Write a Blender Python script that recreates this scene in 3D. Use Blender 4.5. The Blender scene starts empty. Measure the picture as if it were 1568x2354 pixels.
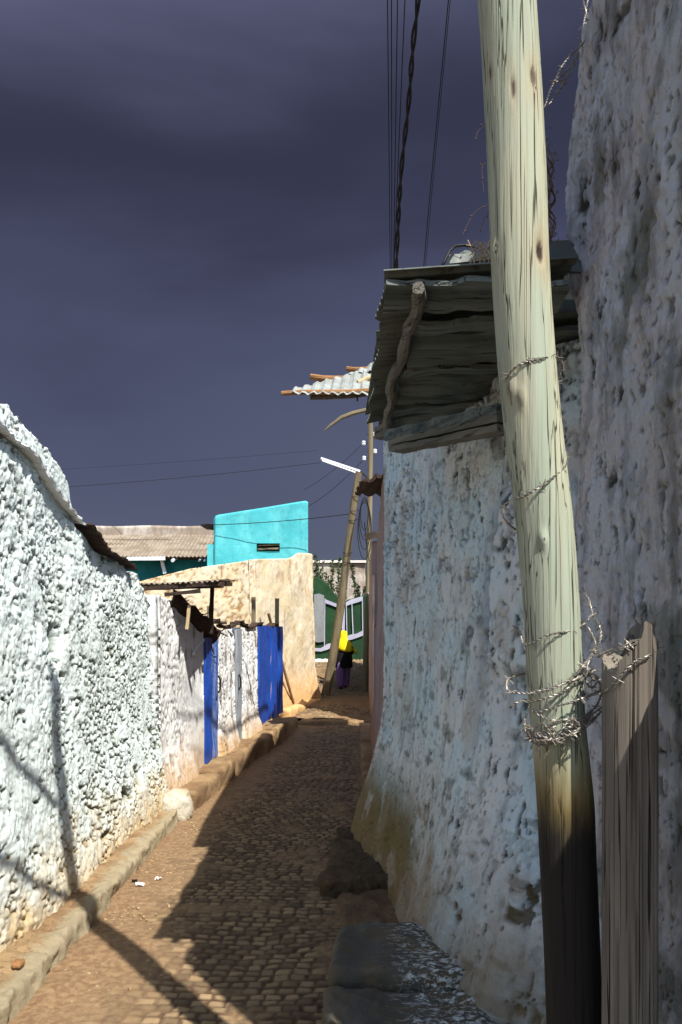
import bpy, bmesh, math, random
import numpy as np
from mathutils import Vector
random.seed(7); RNG = np.random.RandomState(11)
SC = bpy.context.scene
COL = SC.collection
F = 1830.0; HX = 784.0; HY = 1456.0; EYE = 2.0
def P(x, y, Y):            # measured picture position + its real distance -> place in the world
    return np.array([(x-HX)*Y/F, Y, EYE+(HY-y)*Y/F])
def s(r, g, b):
    f = lambda c: (c/255/12.92) if c/255 <= .04045 else ((c/255+.055)/1.055)**2.4
    return (f(r), f(g), f(b), 1)

# ------------------------------------------------------------------ noise
def hsh(ix, iy, seed=0):
    n = (ix.astype(np.int64)*73856093) ^ (iy.astype(np.int64)*19349663) ^ np.int64(seed*83492791+12345)
    n = (n ^ (n >> 13)) * 1274126177 & 0x7fffffff
    n = (n ^ (n >> 15)) * 668265263 & 0x7fffffff
    return ((n >> 7) & 0xffff)/65535.0
def vn(x, y, seed=0):
    x = np.asarray(x, float); y = np.asarray(y, float)
    ix = np.floor(x); iy = np.floor(y); fx = x-ix; fy = y-iy
    fx = fx*fx*(3-2*fx); fy = fy*fy*(3-2*fy)
    a = hsh(ix, iy, seed); b = hsh(ix+1, iy, seed); c = hsh(ix, iy+1, seed); d = hsh(ix+1, iy+1, seed)
    return (a*(1-fx)+b*fx)*(1-fy)+(c*(1-fx)+d*fx)*fy
def fbm(x, y, seed=0, o=4):
    t = 0; a = .5; w = 0
    for k in range(o):
        t = t+a*vn(x*2**k, y*2**k, seed+k*17); w += a; a *= .5
    return t/w
def vor(x, y, seed=0, jit=.9):
    ix = np.floor(x); iy = np.floor(y)
    f1 = np.full(x.shape, 9.); f2 = np.full(x.shape, 9.); cid = np.zeros(x.shape); cx = np.zeros(x.shape); cy = np.zeros(x.shape)
    for i in (-1, 0, 1):
        for j in (-1, 0, 1):
            jx = ix+i; jy = iy+j
            px = jx+.5+jit*(hsh(jx, jy, seed)-.5); py = jy+.5+jit*(hsh(jx, jy, seed+5)-.5)
            d = np.hypot(px-x, py-y); new = d < f1
            f2 = np.where(new, f1, np.minimum(f2, d))
            cid = np.where(new, hsh(jx, jy, seed+9), cid); cx = np.where(new, x-px, cx); cy = np.where(new, y-py, cy)
            f1 = np.where(new, d, f1)
    return f1, f2, cid, cx, cy
def ss(a, b, x):
    t = np.clip((x-a)/(b-a), 0, 1); return t*t*(3-2*t)

# ------------------------------------------------------------------ objects
def tag(o, label=None, cat=None, group=None, kind=None):
    if label: o['label'] = label
    if cat: o['category'] = cat
    if group: o['group'] = group
    if kind: o['kind'] = kind
    return o
def thing(name, loc, label, cat, group=None):
    o = bpy.data.objects.new(name, None); COL.objects.link(o)
    o.location = [float(c) for c in loc]; o.empty_display_size = .1
    return tag(o, label, cat, group)
def wloc(o):
    v = Vector((0, 0, 0))
    while o is not None:
        v = v+o.location; o = o.parent
    return np.array(v)
def obj(name, V, Fc, mat, parent=None, smooth=False, attrs=None, origin=None):
    V = np.asarray(V, float)
    me = bpy.data.meshes.new(name)
    base = wloc(parent) if parent is not None else (np.array(origin, float) if origin is not None else np.zeros(3))
    L = V-base
    if isinstance(Fc, np.ndarray) and Fc.ndim == 2:
        n = len(Fc); k = Fc.shape[1]
        me.vertices.add(len(L)); me.vertices.foreach_set('co', L.astype(np.float32).ravel())
        me.loops.add(n*k); me.loops.foreach_set('vertex_index', Fc.astype(np.int32).ravel())
        me.polygons.add(n); me.polygons.foreach_set('loop_start', np.arange(0, n*k, k, dtype=np.int32))
        me.polygons.foreach_set('loop_total', np.full(n, k, dtype=np.int32))
        me.update(calc_edges=True)
    else:
        me.from_pydata([tuple(map(float, v)) for v in L], [], [tuple(int(i) for i in f) for f in Fc])
        me.update()
    if smooth: me.polygons.foreach_set('use_smooth', [True]*len(me.polygons))
    if attrs:
        for k, a in attrs.items():
            at = me.attributes.new(k, 'FLOAT', 'POINT'); at.data.foreach_set('value', np.asarray(a, np.float32).ravel())
    me.materials.append(mat)
    o = bpy.data.objects.new(name, me); COL.objects.link(o)
    if parent is not None: o.parent = parent
    elif origin is not None: o.location = [float(c) for c in origin]
    return o
class MB:                    # collects shapes of ONE part
    def __init__(self): self.V = []; self.F = []
    def add(self, V, Fc):
        k = sum(len(v) for v in self.V); self.V.append(np.asarray(V, float))
        self.F += [tuple(int(i)+k for i in f) for f in Fc]; return self
    def tube(self, pts, r, n=6, cap=True, rough=0, seed=0):
        pts = np.asarray(pts, float); m = len(pts); r = np.broadcast_to(np.asarray(r, float), (m,))
        T = np.gradient(pts, axis=0); T /= (np.linalg.norm(T, axis=1)[:, None]+1e-9)
        up = np.array([0, 0, 1.]) if abs(T[0][2]) < .8 else np.array([0, 1., 0])
        V = []
        a = np.cross(up, T[0]); a /= np.linalg.norm(a)
        for i in range(m):
            a = a-T[i]*a.dot(T[i]); a /= (np.linalg.norm(a)+1e-9); b = np.cross(T[i], a)
            for k in range(n):
                th = 2*math.pi*k/n
                rr = r[i]*(1+rough*(float(vn(np.array(k*1.7+seed), np.array(i*.6+seed)))-.5))
                V.append(pts[i]+rr*(math.cos(th)*a+math.sin(th)*b))
        Fc = [(i*n+k, i*n+(k+1) % n, (i+1)*n+(k+1) % n, (i+1)*n+k) for i in range(m-1) for k in range(n)]
        if cap: Fc += [tuple(range(n))[::-1], tuple(range((m-1)*n, m*n))]
        return self.add(V, Fc)
    def box(self, c, h):     # centre, half sizes
        c = np.asarray(c, float); V = [c+np.array([a*h[0], b*h[1], d*h[2]]) for a in (-1, 1) for b in (-1, 1) for d in (-1, 1)]
        return self.add(V, [(0, 1, 3, 2), (4, 6, 7, 5), (0, 4, 5, 1), (2, 3, 7, 6), (0, 2, 6, 4), (1, 5, 7, 3)])
    def hexa(self, p):       # 8 corners: bottom 4, top 4
        return self.add(p, [(3, 2, 1, 0), (4, 5, 6, 7), (0, 1, 5, 4), (1, 2, 6, 5), (2, 3, 7, 6), (3, 0, 4, 7)])
    def grid(self, G, th=None, closed=False):   # G (nu,nv,3); th -> solid sheet
        G = np.asarray(G, float); nu, nv = G.shape[:2]
        idx = lambda i, j, o=0: o+i*nv+j
        if th is None:
            return self.add(G.reshape(-1, 3), [(idx(i, j), idx(i+1, j), idx(i+1, j+1), idx(i, j+1)) for i in range(nu-1) for j in range(nv-1)])
        du = np.gradient(G, axis=0); dv = np.gradient(G, axis=1); N = np.cross(du, dv); N /= (np.linalg.norm(N, axis=2)[..., None]+1e-9)
        H = G-N*th; o = nu*nv
        Fc = [(idx(i, j), idx(i+1, j), idx(i+1, j+1), idx(i, j+1)) for i in range(nu-1) for j in range(nv-1)]
        Fc += [(idx(i, j+1, o), idx(i+1, j+1, o), idx(i+1, j, o), idx(i, j, o)) for i in range(nu-1) for j in range(nv-1)]
        for i in range(nu-1):
            Fc += [(idx(i, 0), idx(i, 0, o), idx(i+1, 0, o), idx(i+1, 0)), (idx(i+1, nv-1), idx(i+1, nv-1, o), idx(i, nv-1, o), idx(i, nv-1))]
        for j in range(nv-1):
            Fc += [(idx(0, j+1), idx(0, j+1, o), idx(0, j, o), idx(0, j)), (idx(nu-1, j), idx(nu-1, j, o), idx(nu-1, j+1, o), idx(nu-1, j+1))]
        return self.add(np.concatenate([G.reshape(-1, 3), H.reshape(-1, 3)]), Fc)
    def beam(self, p0, p1, w, h, n=10, rough=.12, seed=0, side=None):   # plank with worn edges
        p0 = np.asarray(p0, float); p1 = np.asarray(p1, float); t = (p1-p0); L = np.linalg.norm(t); t = t/L
        a = np.cross(t, np.array([0, 0, 1.])) if side is None else np.asarray(side, float)
        if np.linalg.norm(a) < 1e-3: a = np.array([1., 0, 0])
        a = a-t*a.dot(t); a /= np.linalg.norm(a); b = np.cross(a, t)
        V = []
        for i in range(n+1):
            c = p0+t*L*i/n
            for q, (u, v) in enumerate(((-1, -1), (0, -1.04), (1, -1), (1, 1), (0, 1.04), (-1, 1))):
                k = 1+rough*(float(vn(np.array(i*.9+seed*3.1), np.array(q*2.3+seed)))-.5)*2
                V.append(c+a*u*w/2*k+b*v*h/2*k)
        m = 6
        Fc = [(i*m+k, i*m+(k+1) % m, (i+1)*m+(k+1) % m, (i+1)*m+k) for i in range(n) for k in range(m)]
        Fc += [tuple(range(m))[::-1], tuple(range(n*m, n*m+m))]
        return self.add(V, Fc)
    def loft(self, rings, n=14, wob=0, seed=0):  # rings: (cx,cy,cz,rx,ry)
        V = []
        for i, (cx, cy, cz, rx, ry) in enumerate(rings):
            for k in range(n):
                th = 2*math.pi*k/n; q = 1+wob*math.sin(th*5+i*1.3+seed)
                V.append((cx+rx*q*math.cos(th), cy+ry*q*math.sin(th), cz))
        m = len(rings)
        Fc = [(i*n+k, i*n+(k+1) % n, (i+1)*n+(k+1) % n, (i+1)*n+k) for i in range(m-1) for k in range(n)]
        Fc += [tuple(range(n))[::-1], tuple(range((m-1)*n, m*n))]
        return self.add(V, Fc)
    def rot(self, c, ang):   # rotate all about z through c
        ca, sa = math.cos(ang), math.sin(ang)
        for k, V in enumerate(self.V):
            d = V-np.asarray(c); W = V.copy(); W[:, 0] = c[0]+ca*d[:, 0]-sa*d[:, 1]; W[:, 1] = c[1]+sa*d[:, 0]+ca*d[:, 1]; self.V[k] = W
        return self
    def build(self, name, mat, parent=None, smooth=False, origin=None):
        return obj(name, np.concatenate(self.V), self.F, mat, parent, smooth, origin=origin)

# ------------------------------------------------------------------ materials
class G:
    def __init__(self, name):
        self.m = bpy.data.materials.new(name); self.m.use_nodes = True
        self.t = self.m.node_tree; self.t.nodes.clear()
        self.out = self.t.nodes.new('ShaderNodeOutputMaterial'); self.b = self.t.nodes.new('ShaderNodeBsdfPrincipled')
        self.t.links.new(self.b.outputs[0], self.out.inputs[0]); self.set('Roughness', .9); self.set('Specular IOR Level', .25)
        self.pos = self.t.nodes.new('ShaderNodeNewGeometry').outputs['Position']
    def set(self, k, v):
        i = self.b.inputs[k]
        if hasattr(v, 'is_linked'): self.t.links.new(v, i)
        else: i.default_value = v
    def put(self, sock, v):
        if hasattr(v, 'is_linked'): self.t.links.new(v, sock)
        else: sock.default_value = v
    def sc(self, sx, sy, sz, vec=None, rot=(0, 0, 0)):
        n = self.t.nodes.new('ShaderNodeMapping'); self.put(n.inputs['Vector'], vec or self.pos)
        if any(rot):
            n.vector_type = 'TEXTURE'; sx, sy, sz = 1/sx, 1/sy, 1/sz
        n.inputs['Scale'].default_value = (sx, sy, sz); n.inputs['Rotation'].default_value = rot; return n.outputs[0]
    def noise(self, scale, detail=6, rough=.6, vec=None, dist=0):
        n = self.t.nodes.new('ShaderNodeTexNoise'); self.put(n.inputs['Vector'], vec or self.pos)
        n.inputs['Scale'].default_value = scale; n.inputs['Detail'].default_value = detail
        n.inputs['Roughness'].default_value = rough; n.inputs['Distortion'].default_value = dist; return n.outputs['Fac']
    def voro(self, scale, vec=None, feat='F1', out='Distance'):
        n = self.t.nodes.new('ShaderNodeTexVoronoi'); self.put(n.inputs['Vector'], vec or self.pos)
        n.feature = feat; n.inputs['Scale'].default_value = scale; return n.outputs[out]
    def rng(self, v, a, b, c=0, d=1, smooth=True):
        n = self.t.nodes.new('ShaderNodeMapRange'); n.interpolation_type = 'SMOOTHSTEP' if smooth else 'LINEAR'
        self.put(n.inputs['Value'], v)
        for k, x in zip(('From Min', 'From Max', 'To Min', 'To Max'), (a, b, c, d)): n.inputs[k].default_value = x
        return n.outputs['Result']
    def mix(self, f, a, b):
        n = self.t.nodes.new('ShaderNodeMix'); n.data_type = 'RGBA'
        self.put(n.inputs[0], f); self.put(n.inputs[6], a); self.put(n.inputs[7], b); return n.outputs[2]
    def math(self, op, a, b=0.):
        n = self.t.nodes.new('ShaderNodeMath'); n.operation = op; self.put(n.inputs[0], a); self.put(n.inputs[1], b); return n.outputs[0]
    def xyz(self, k, vec=None):
        n = self.t.nodes.new('ShaderNodeSeparateXYZ'); self.put(n.inputs[0], vec or self.pos); return n.outputs[k]
    def attr(self, name):
        n = self.t.nodes.new('ShaderNodeAttribute'); n.attribute_name = name; return n.outputs['Fac']
    def bump(self, h, st=.5, d=.01, prev=None):
        n = self.t.nodes.new('ShaderNodeBump'); n.inputs['Strength'].default_value = st; n.inputs['Distance'].default_value = d
        self.put(n.inputs['Height'], h)
        if prev is not None: self.t.links.new(prev, n.inputs['Normal'])
        self.t.links.new(n.outputs[0], self.b.inputs['Normal']); return n.outputs[0]
MUL = lambda g, a, b: g.math('MULTIPLY', a, b)

def lime(name, c1, c2, dirt, dcov=(.55, .75), pit=None, fine=.6, soil=None, soilz=(.1, .9), extra=None, sc=1., streak=.5):
    g = G(name)
    c = g.mix(g.rng(g.noise(1.7*sc, 5, .6), .38, .62), c1, c2)
    c = g.mix(MUL(g, g.rng(g.noise(9*sc, 6, .65), .5, .72), .5), c, tuple(x*.75 for x in c1[:3])+(1,))
    st = g.noise(1, 6, .6, g.sc(9*sc, 9*sc, 1.6*sc))
    c = g.mix(MUL(g, g.rng(st, dcov[0], dcov[1]), streak), c, dirt)
    sp = g.noise(26*sc, 6, .7)
    c = g.mix(MUL(g, g.rng(sp, .58, .72), .65), c, dirt)
    if pit: c = g.mix(g.attr('pit'), c, pit)
    if extra:
        for a, colr in extra: c = g.mix(g.attr(a), c, colr)
    if soil:
        z = g.math('ADD', g.xyz(2), MUL(g, g.noise(3.5, 6, .7), -1.1))
        c = g.mix(g.rng(z, soilz[0]-.5, soilz[1]-.5, .85, 0), c, soil)
    g.set('Base Color', c)
    n1 = g.bump(g.noise(28*sc, 8, .7), fine, .02)
    n2 = g.bump(g.noise(120*sc, 6, .7), fine*.6, .004, n1)
    return g.m
M_left = lime('whitewashed rubble', s(206, 218, 216), s(196, 206, 202), s(150, 154, 138), (.56, .8), s(74, 76, 58), .5, s(176, 150, 105), (.05, .75), streak=.3)
M_gate = lime('cracked whitewash', s(228, 230, 228), s(220, 220, 216), s(150, 140, 122), (.57, .75), s(92, 82, 68), .5, s(180, 145, 100), (.15, .9), streak=.5)
M_mid = lime('blue tinted limewash', s(196, 215, 222), s(212, 214, 214), s(116, 120, 114), (.5, .72), s(54, 56, 48), 1.0, s(132, 110, 78), (.2, 1.15),
             [('blue', s(120, 144, 164)), ('moss', s(72, 84, 40)), ('tan', s(176, 164, 150))], streak=.6)
M_near = lime('aged grey plaster', s(206, 212, 222), s(208, 204, 206), s(104, 104, 104), (.45, .72), s(70, 68, 62), 1.3, s(110, 108, 100), (-.2, .6), [('moss', s(78, 84, 60))], streak=.7)
M_pink = lime('pink clay wall', s(158, 140, 132), s(146, 124, 114), s(96, 82, 74), soil=s(150, 110, 78), soilz=(.1, .8))
M_cream = lime('cream lime plaster', s(204, 194, 170), s(200, 184, 150), s(170, 132, 84), (.55, .78), s(150, 115, 75), .6, s(196, 150, 92), (.2, 1.5), streak=.6)
M_turq = lime('turquoise paint', s(66, 160, 168), s(84, 172, 178), s(50, 126, 134), (.5, .8), None, .2, streak=.6)
M_white = lime('plain whitewash', s(230, 226, 216), s(220, 212, 200), s(160, 140, 120), streak=.5)
M_green = lime('dark green paint', s(34, 66, 38), s(26, 52, 32), s(20, 44, 26), streak=.4)
M_lilac = lime('shade dimmed lilac paint', s(158, 156, 174), s(168, 166, 180), s(130, 124, 134), streak=.3, fine=.2)  # band colour lowered to paint in the shade on the green wall
M_teal = lime('dark teal paint', s(30, 110, 112), s(24, 92, 96), s(20, 70, 74), streak=.3, fine=.1)

def soilmat(name, c1, c2, c3, bs=.5):
    g = G(name)
    c = g.mix(g.rng(g.noise(2.2, 6, .6), .35, .65), c1, c2)
    c = g.mix(g.rng(g.noise(40, 5, .7), .52, .7), c, c3)
    g.set('Base Color', c); n = g.bump(g.noise(18, 8, .75), bs, .03); g.bump(g.noise(160, 5, .7), bs, .006, n); return g.m
M_dirt = soilmat('packed red earth', s(116, 92, 68), s(98, 78, 58), s(134, 112, 84), .8)
M_pave = soilmat('worn pale stone', s(170, 148, 114), s(146, 118, 84), s(112, 90, 64))
def pavemat():
    g = G('worn pavement with limed kerb')
    c = g.mix(g.rng(g.noise(2.2, 6, .6), .35, .65), s(158, 132, 96), s(134, 104, 72))
    c = g.mix(g.rng(g.noise(30, 5, .7), .5, .7), c, s(106, 82, 58))
    e = g.math('ADD', g.xyz(0), MUL(g, g.math('SUBTRACT', g.noise(9, 7, .7), .5), .35))
    c = g.mix(g.rng(e, -1.84, -1.74, 0, .85), c, s(162, 150, 122))
    g.set('Base Color', c); n = g.bump(g.noise(14, 9, .75), .9, .04); g.bump(g.noise(120, 5, .7), .6, .008, n); return g.m
M_kerb = pavemat()
M_ledge = soilmat('dark earthy stone', s(92, 74, 54), s(70, 58, 44), s(110, 92, 66), 1.)
M_step = soilmat('brown stone step', s(156, 130, 94), s(122, 96, 68), s(92, 72, 52), .8)
def blockmat():
    g = G('dark basalt block with lime splashes')
    c = g.mix(g.rng(g.noise(5, 6, .6), .4, .65), s(76, 73, 66), s(90, 78, 60))
    n = g.noise(1, 8, .75, g.sc(7, 30, 14))
    x = g.rng(g.math('ADD', g.xyz(0), MUL(g, g.math('SUBTRACT', n, .5), .9)), .20, .42)
    c = g.mix(MUL(g, x, g.rng(g.noise(1, 8, .8, g.sc(24, 44, 34)), .50, .58)), c, s(196, 200, 194))
    g.set('Base Color', c); g.set('Roughness', .75); g.bump(g.noise(30, 8, .7), .6, .02); return g.m
M_block = blockmat()
def cobmat():
    g = G('cobbles')
    r = g.attr('rnd')
    c = g.mix(g.rng(r, 0, 1), s(146, 124, 92), s(92, 78, 58))
    c = g.mix(g.rng(g.noise(3, 5, .6), .5, .7), c, s(122, 102, 76))
    c = g.mix(g.rng(g.noise(60, 5, .7), .5, .75, 0, .6), c, s(110, 86, 62))
    c = g.mix(g.attr('joint'), c, s(78, 58, 42))
    c = g.mix(g.attr('dirt'), c, g.mix(g.rng(g.noise(22, 7, .7), .4, .6), s(112, 86, 62), s(134, 110, 80)))
    g.set('Base Color', c); g.set('Roughness', .8); n = g.bump(g.noise(70, 7, .7), .6, .008); g.bump(g.noise(220, 4, .7), .5, .003, n); return g.m
M_cob = cobmat()

def wood(name, c1, c2, crack, gs=(70, 70, 1.6), cr=(.016, 0), bs=.6, extra=None, rot=(0, 0, 0)):
    g = G(name)
    v = g.sc(*gs, rot=rot)
    gr = g.noise(1, 5, .6, v, .3)
    c = g.mix(g.rng(g.noise(1, 3, .5, g.sc(gs[0]*.12, gs[1]*.12, gs[2]*.7, rot=rot)), .35, .65), c1, c2)
    c = g.mix(g.rng(gr, .3, .7, 0, .45), c, tuple(x*.55 for x in c1[:3])+(1,))
    al = 2 if gs[2] < gs[0] else 0; ks = [q*(.75 if k != al else .45) for k, q in enumerate(gs)]
    nn = g.noise(1, 2, .5, g.sc(*ks, rot=rot), .15)
    line = g.rng(g.math('ABSOLUTE', g.math('SUBTRACT', nn, .5)), .0, cr[0], 1, 0)
    gate = g.rng(g.noise(1, 2, .5, g.sc(*[q*(.5 if k != al else 1.2) for k, q in enumerate(gs)], rot=rot)), .44, .58)
    ck = MUL(g, line, gate)
    c = g.mix(ck, c, crack)
    if extra: c = extra(g, c)
    g.set('Base Color', c); g.set('Roughness', .8)
    n = g.bump(g.math('SUBTRACT', gr, g.math('MULTIPLY', ck, 1.5)), bs, .004); return g.m
def pole_extra(g, c):
    z = g.math('ADD', g.xyz(2), MUL(g, g.noise(1, 5, .7, g.sc(30, 30, 4)), .22))
    c = g.mix(MUL(g, g.attr('warm'), .55), c, s(160, 124, 88))
    c = g.mix(g.rng(g.noise(1, 6, .7, g.sc(14, 14, 2.5)), .55, .75, 0, .7), c, s(128, 118, 88))
    c = g.mix(g.attr('knot'), c, s(46, 34, 24))
    c = g.mix(g.rng(z, 1.62, 1.86, 1, 0), c, s(120, 104, 62))
    c = g.mix(g.rng(z, 1.52, 1.74, 1, 0), c, s(34, 30, 26))
    return c
M_pole = wood('pale green pole timber', s(166, 165, 140), s(144, 153, 134), s(60, 56, 40), (80, 80, 1.2), (.026, 0), 1., pole_extra)
M_post = wood('split grey brown post', s(134, 126, 112), s(98, 90, 80), s(26, 23, 20), (60, 60, 1.6), (.026, 0), 1.2)
M_farpole = wood('far pole timber', s(128, 116, 90), s(108, 98, 76), s(60, 52, 38))
M_log = wood('fresh orange log', s(158, 118, 76), s(128, 90, 56), s(90, 56, 28), (3, 60, 60), (.02, 0))
M_grey = wood('weathered grey wood', s(112, 108, 98), s(90, 88, 80), s(36, 34, 30), (3, 50, 50), (.04, 0), .9, None, (0, 0, -1.16))
M_dark = wood('dark boards', s(104, 112, 108), s(66, 74, 72), s(22, 24, 22), (2.5, 50, 50), (.03, 0), .9)  # dark grey-green boards with near-black cracks
M_rust = soilmat('rusty brown tin', s(66, 50, 40), s(46, 36, 30), s(90, 68, 50), .6)
def metal(name, c1, c2, rust, r=.55, cov=(.55, .7)):
    g = G(name)
    c = g.mix(g.rng(g.noise(3, 5, .6), .4, .6), c1, c2)
    c = g.mix(g.rng(g.noise(12, 7, .7), cov[0], cov[1]), c, rust)
    g.set('Base Color', c); g.set('Roughness', r); g.set('Metallic', .15); g.bump(g.noise(50, 5, .6), .2, .003); return g.m
M_tin = metal('galvanised tin', s(150, 156, 152), s(134, 138, 132), s(120, 98, 76))
M_tindark = metal('old dull tin', s(96, 104, 98), s(78, 84, 78), s(60, 56, 48), .6)
M_tinroof = metal('dusty tan tin', s(146, 134, 118), s(126, 114, 98), s(108, 78, 54), .7, (.56, .68))
def paint(name, c1, c2, worn, cov=(.6, .68), gs=(50, 50, 1.5), rough=.5):
    g = G(name)
    c = g.mix(g.rng(g.noise(3, 5, .6), .35, .65), c1, c2)
    c = g.mix(g.rng(g.noise(1, 6, .7, g.sc(*gs)), cov[0], cov[1]), c, worn)
    g.set('Base Color', c); g.set('Roughness', rough); g.bump(g.noise(1, 5, .6, g.sc(*gs)), .4, .004); return g.m
M_blue = paint('blue gate paint', s(30, 76, 168), s(24, 64, 146), s(84, 116, 196))
M_bluew = paint('worn blue gate paint', s(36, 76, 152), s(56, 96, 166), s(170, 184, 214), (.5, .62))
M_gdoor = paint('grey door paint', s(150, 156, 162), s(134, 140, 146), s(96, 98, 98))
M_wwood = paint('white painted batten', s(214, 218, 220), s(200, 204, 208), s(150, 140, 130))
def plain(name, c, r=.8, metal=0, spec=.25):
    g = G(name); g.set('Base Color', g.mix(g.rng(g.noise(20, 4, .6), .3, .7), c, tuple(x*.8 for x in c[:3])+(1,))); g.set('Roughness', r); g.set('Metallic', metal); g.set('Specular IOR Level', spec); return g.m
M_wire = plain('barbed wire steel', s(136, 130, 120), .5, .5)
M_black = plain('black cable rubber', s(26, 26, 28), .6)
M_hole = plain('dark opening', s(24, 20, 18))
M_vine = plain('dry vine bark', s(104, 84, 72))
M_straw = plain('dry straw', s(176, 156, 120))
M_leaf = plain('grey green leaves', s(62, 84, 46)); M_leafdk = plain('dark leaves', s(44, 62, 36))
M_yellow = plain('yellow scarf cloth', s(236, 208, 20), .85); M_blackcloth = plain('black jacket cloth', s(20, 18, 20), .95)
M_purple = plain('lilac trouser cloth', s(122, 94, 146), .9); M_skin = plain('brown skin', s(92, 60, 42), .6); M_hair = plain('black hair', s(18, 14, 12), .7)
M_shoe = plain('dark purple shoe', s(70, 46, 70), .6)
M_lamp = plain('white enamel lamp', s(226, 226, 232), .35, 0, .5); M_ins = plain('white porcelain', s(220, 222, 228), .25, 0, .6)
M_paper = plain('litter paper', s(214, 206, 198)); M_farwall = lime('far stone and limewash', s(176, 168, 158), s(140, 126, 112), s(96, 84, 70), (.45, .6), s(80, 70, 58), .6, streak=.3); M_greywall = lime('shade dimmed speckled grey', s(134, 138, 138), s(120, 122, 122), s(100, 100, 96))  # M_greywall tone is lowered too, shade put into its colour
M_roundstone = soilmat('limewashed boulder stone', s(190, 184, 166), s(170, 156, 130), s(130, 112, 88))

# ------------------------------------------------------------------ generic walls
def wallmesh(name, pts, spacing, zb, zt, dz, disp, mat, parent=None, origin=None, extra_attr=(), smooth=False, cap=True):
    """closed counter-clockwise plan outline; spacing per edge; disp(s,z,x,y)->(offset outward, {attrs})"""
    X = []; Y = []; S = []; acc = 0; n = len(pts)
    for i in range(n):
        a = np.array(pts[i], float); b = np.array(pts[(i+1) % n], float); L = np.linalg.norm(b-a); k = max(1, int(math.ceil(L/spacing[i])))
        for j in range(k):
            p = a+(b-a)*j/k; X.append(p[0]); Y.append(p[1]); S.append(acc+L*j/k)
        acc += L
    X = np.array(X); Y = np.array(Y); S = np.array(S); m = len(X)
    tx = np.roll(X, -1)-np.roll(X, 1); ty = np.roll(Y, -1)-np.roll(Y, 1); l = np.hypot(tx, ty)+1e-9
    nx = ty/l; ny = -tx/l
    ZT = np.array([zt(x, y) for x, y in zip(X, Y)]); ZB = np.array([zb(x, y) for x, y in zip(X, Y)]) if callable(zb) else np.full(m, float(zb))
    rows = int(math.ceil((ZT-ZB).max()/dz))+1
    t = np.linspace(0, 1, rows)[:, None]; Z = ZB[None]+(ZT-ZB)[None]*t
    Sg = np.broadcast_to(S, Z.shape); Xg = np.broadcast_to(X, Z.shape); Yg = np.broadcast_to(Y, Z.shape)
    D, A = disp(Sg, Z, Xg, Yg)
    V = np.stack([Xg+nx*D, Yg+ny*D, Z], -1).reshape(-1, 3)
    i = np.arange(rows-1)[:, None]*m; j = np.arange(m)[None]; j2 = (j+1) % m
    Q = np.stack([i+j, i+j2, i+m+j2, i+m+j], -1).reshape(-1, 4)
    o = obj(name, V, Q, mat, parent, smooth, {k: np.broadcast_to(a, Z.shape) for k, a in A.items()}, origin)
    if cap:
        bm = bmesh.new(); bm.from_mesh(o.data); bm.verts.ensure_lookup_table()
        f = bm.faces.new([bm.verts[(rows-1)*m+k] for k in range(m)]); bmesh.ops.triangulate(bm, faces=[f])
        bm.to_mesh(o.data); bm.free()
    return o
def rubble(sg, z, cell=.085, seed=3, amp=1., cover=.0):
    wx = sg+.035*fbm(sg*12, z*12, seed+40)+.006*fbm(sg*45, z*45, seed+41); wz = z+.035*fbm(sg*12, z*12, seed+50)+.006*fbm(sg*45, z*45, seed+51)
    f1, f2, cid, cx, cy = vor(wx/(cell*.8), wz/(cell*.95), seed, 1.)
    a = np.modf(cid*57.3)[0]-.5; b = np.modf(cid*131.7)[0]-.5; e = f2-f1
    h = (.012*(cid-.5)+.034*(a*cx+b*cy)*cell/.085+.006*ss(0, .12, e))*(.25+.75*ss(.36, .56, fbm(sg*2.2, z*2.2, seed+80)))
    g1, g2, gid, gx, gy = vor(wx/(cell*.36), wz/(cell*.42), seed+21, 1.)
    h = h+.006*(gid-.5)+.016*(np.modf(gid*57.3)[0]-.5)*gx+.016*(np.modf(gid*91.3)[0]-.5)*gy
    h = h+.02*(fbm(sg*9, z*9, seed+90)-.5)
    m = fbm(sg*2.6, z*2.6, seed+60, 3)*.5+vn(sg*15, z*15, seed+61)*.5
    gap = (1-ss(.07, .36, e))*ss(.50-cover, .57-cover, m)
    gap2 = (1-ss(.0, .25, g2-g1))*ss(.55-cover, .75-cover, vn(sg*22, z*22, seed+70))
    return h*amp-.034*gap*amp-.008*gap2*amp, gap, gap2
GZ = [(-50, 0), (17.2, 0), (17.45, .10), (18.5, .15), (22.7, .40), (27, 1.08), (31, 1.2), (900, 1.2)]
def zg(Y): return float(np.interp(Y, [a for a, b in GZ], [b for a, b in GZ]))

# ------------------------------------------------------------------ setting
def ground():
    xs = np.concatenate([np.linspace(-600, -12, 8), np.arange(-9, 9, .35), np.linspace(12, 600, 8)])
    ys = np.concatenate([np.linspace(-300, -4, 6), np.arange(-3, 34, .3), np.linspace(40, 900, 10)])
    X, Y = np.meshgrid(xs, ys, indexing='ij'); Z = np.interp(Y, [a for a, b in GZ], [b for a, b in GZ])
    near = (np.abs(X) < 9) & (Y < 34) & (Y > -3)
    Z = Z-.03+np.where(near, .025*(fbm(X*1.5, Y*1.5, 4)-.5), 0)
    m = MB().grid(np.stack([X, Y, Z], -1)); o = m.build('ground', M_dirt, None, True); tag(o, kind='structure')
ground()
KL = [(2, -1.64), (8.2, -1.70), (8.9, -1.62), (10.2, -1.50), (12.1, -1.36), (14.2, -1.06), (17, -.92), (19.2, -1.1), (21, -.70), (28, -.62)]
KR = [(2, .9), (4.2, .6), (5.4, .5), (7.4, .42), (8.0, .45), (15, .55), (28, .8)]
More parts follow.
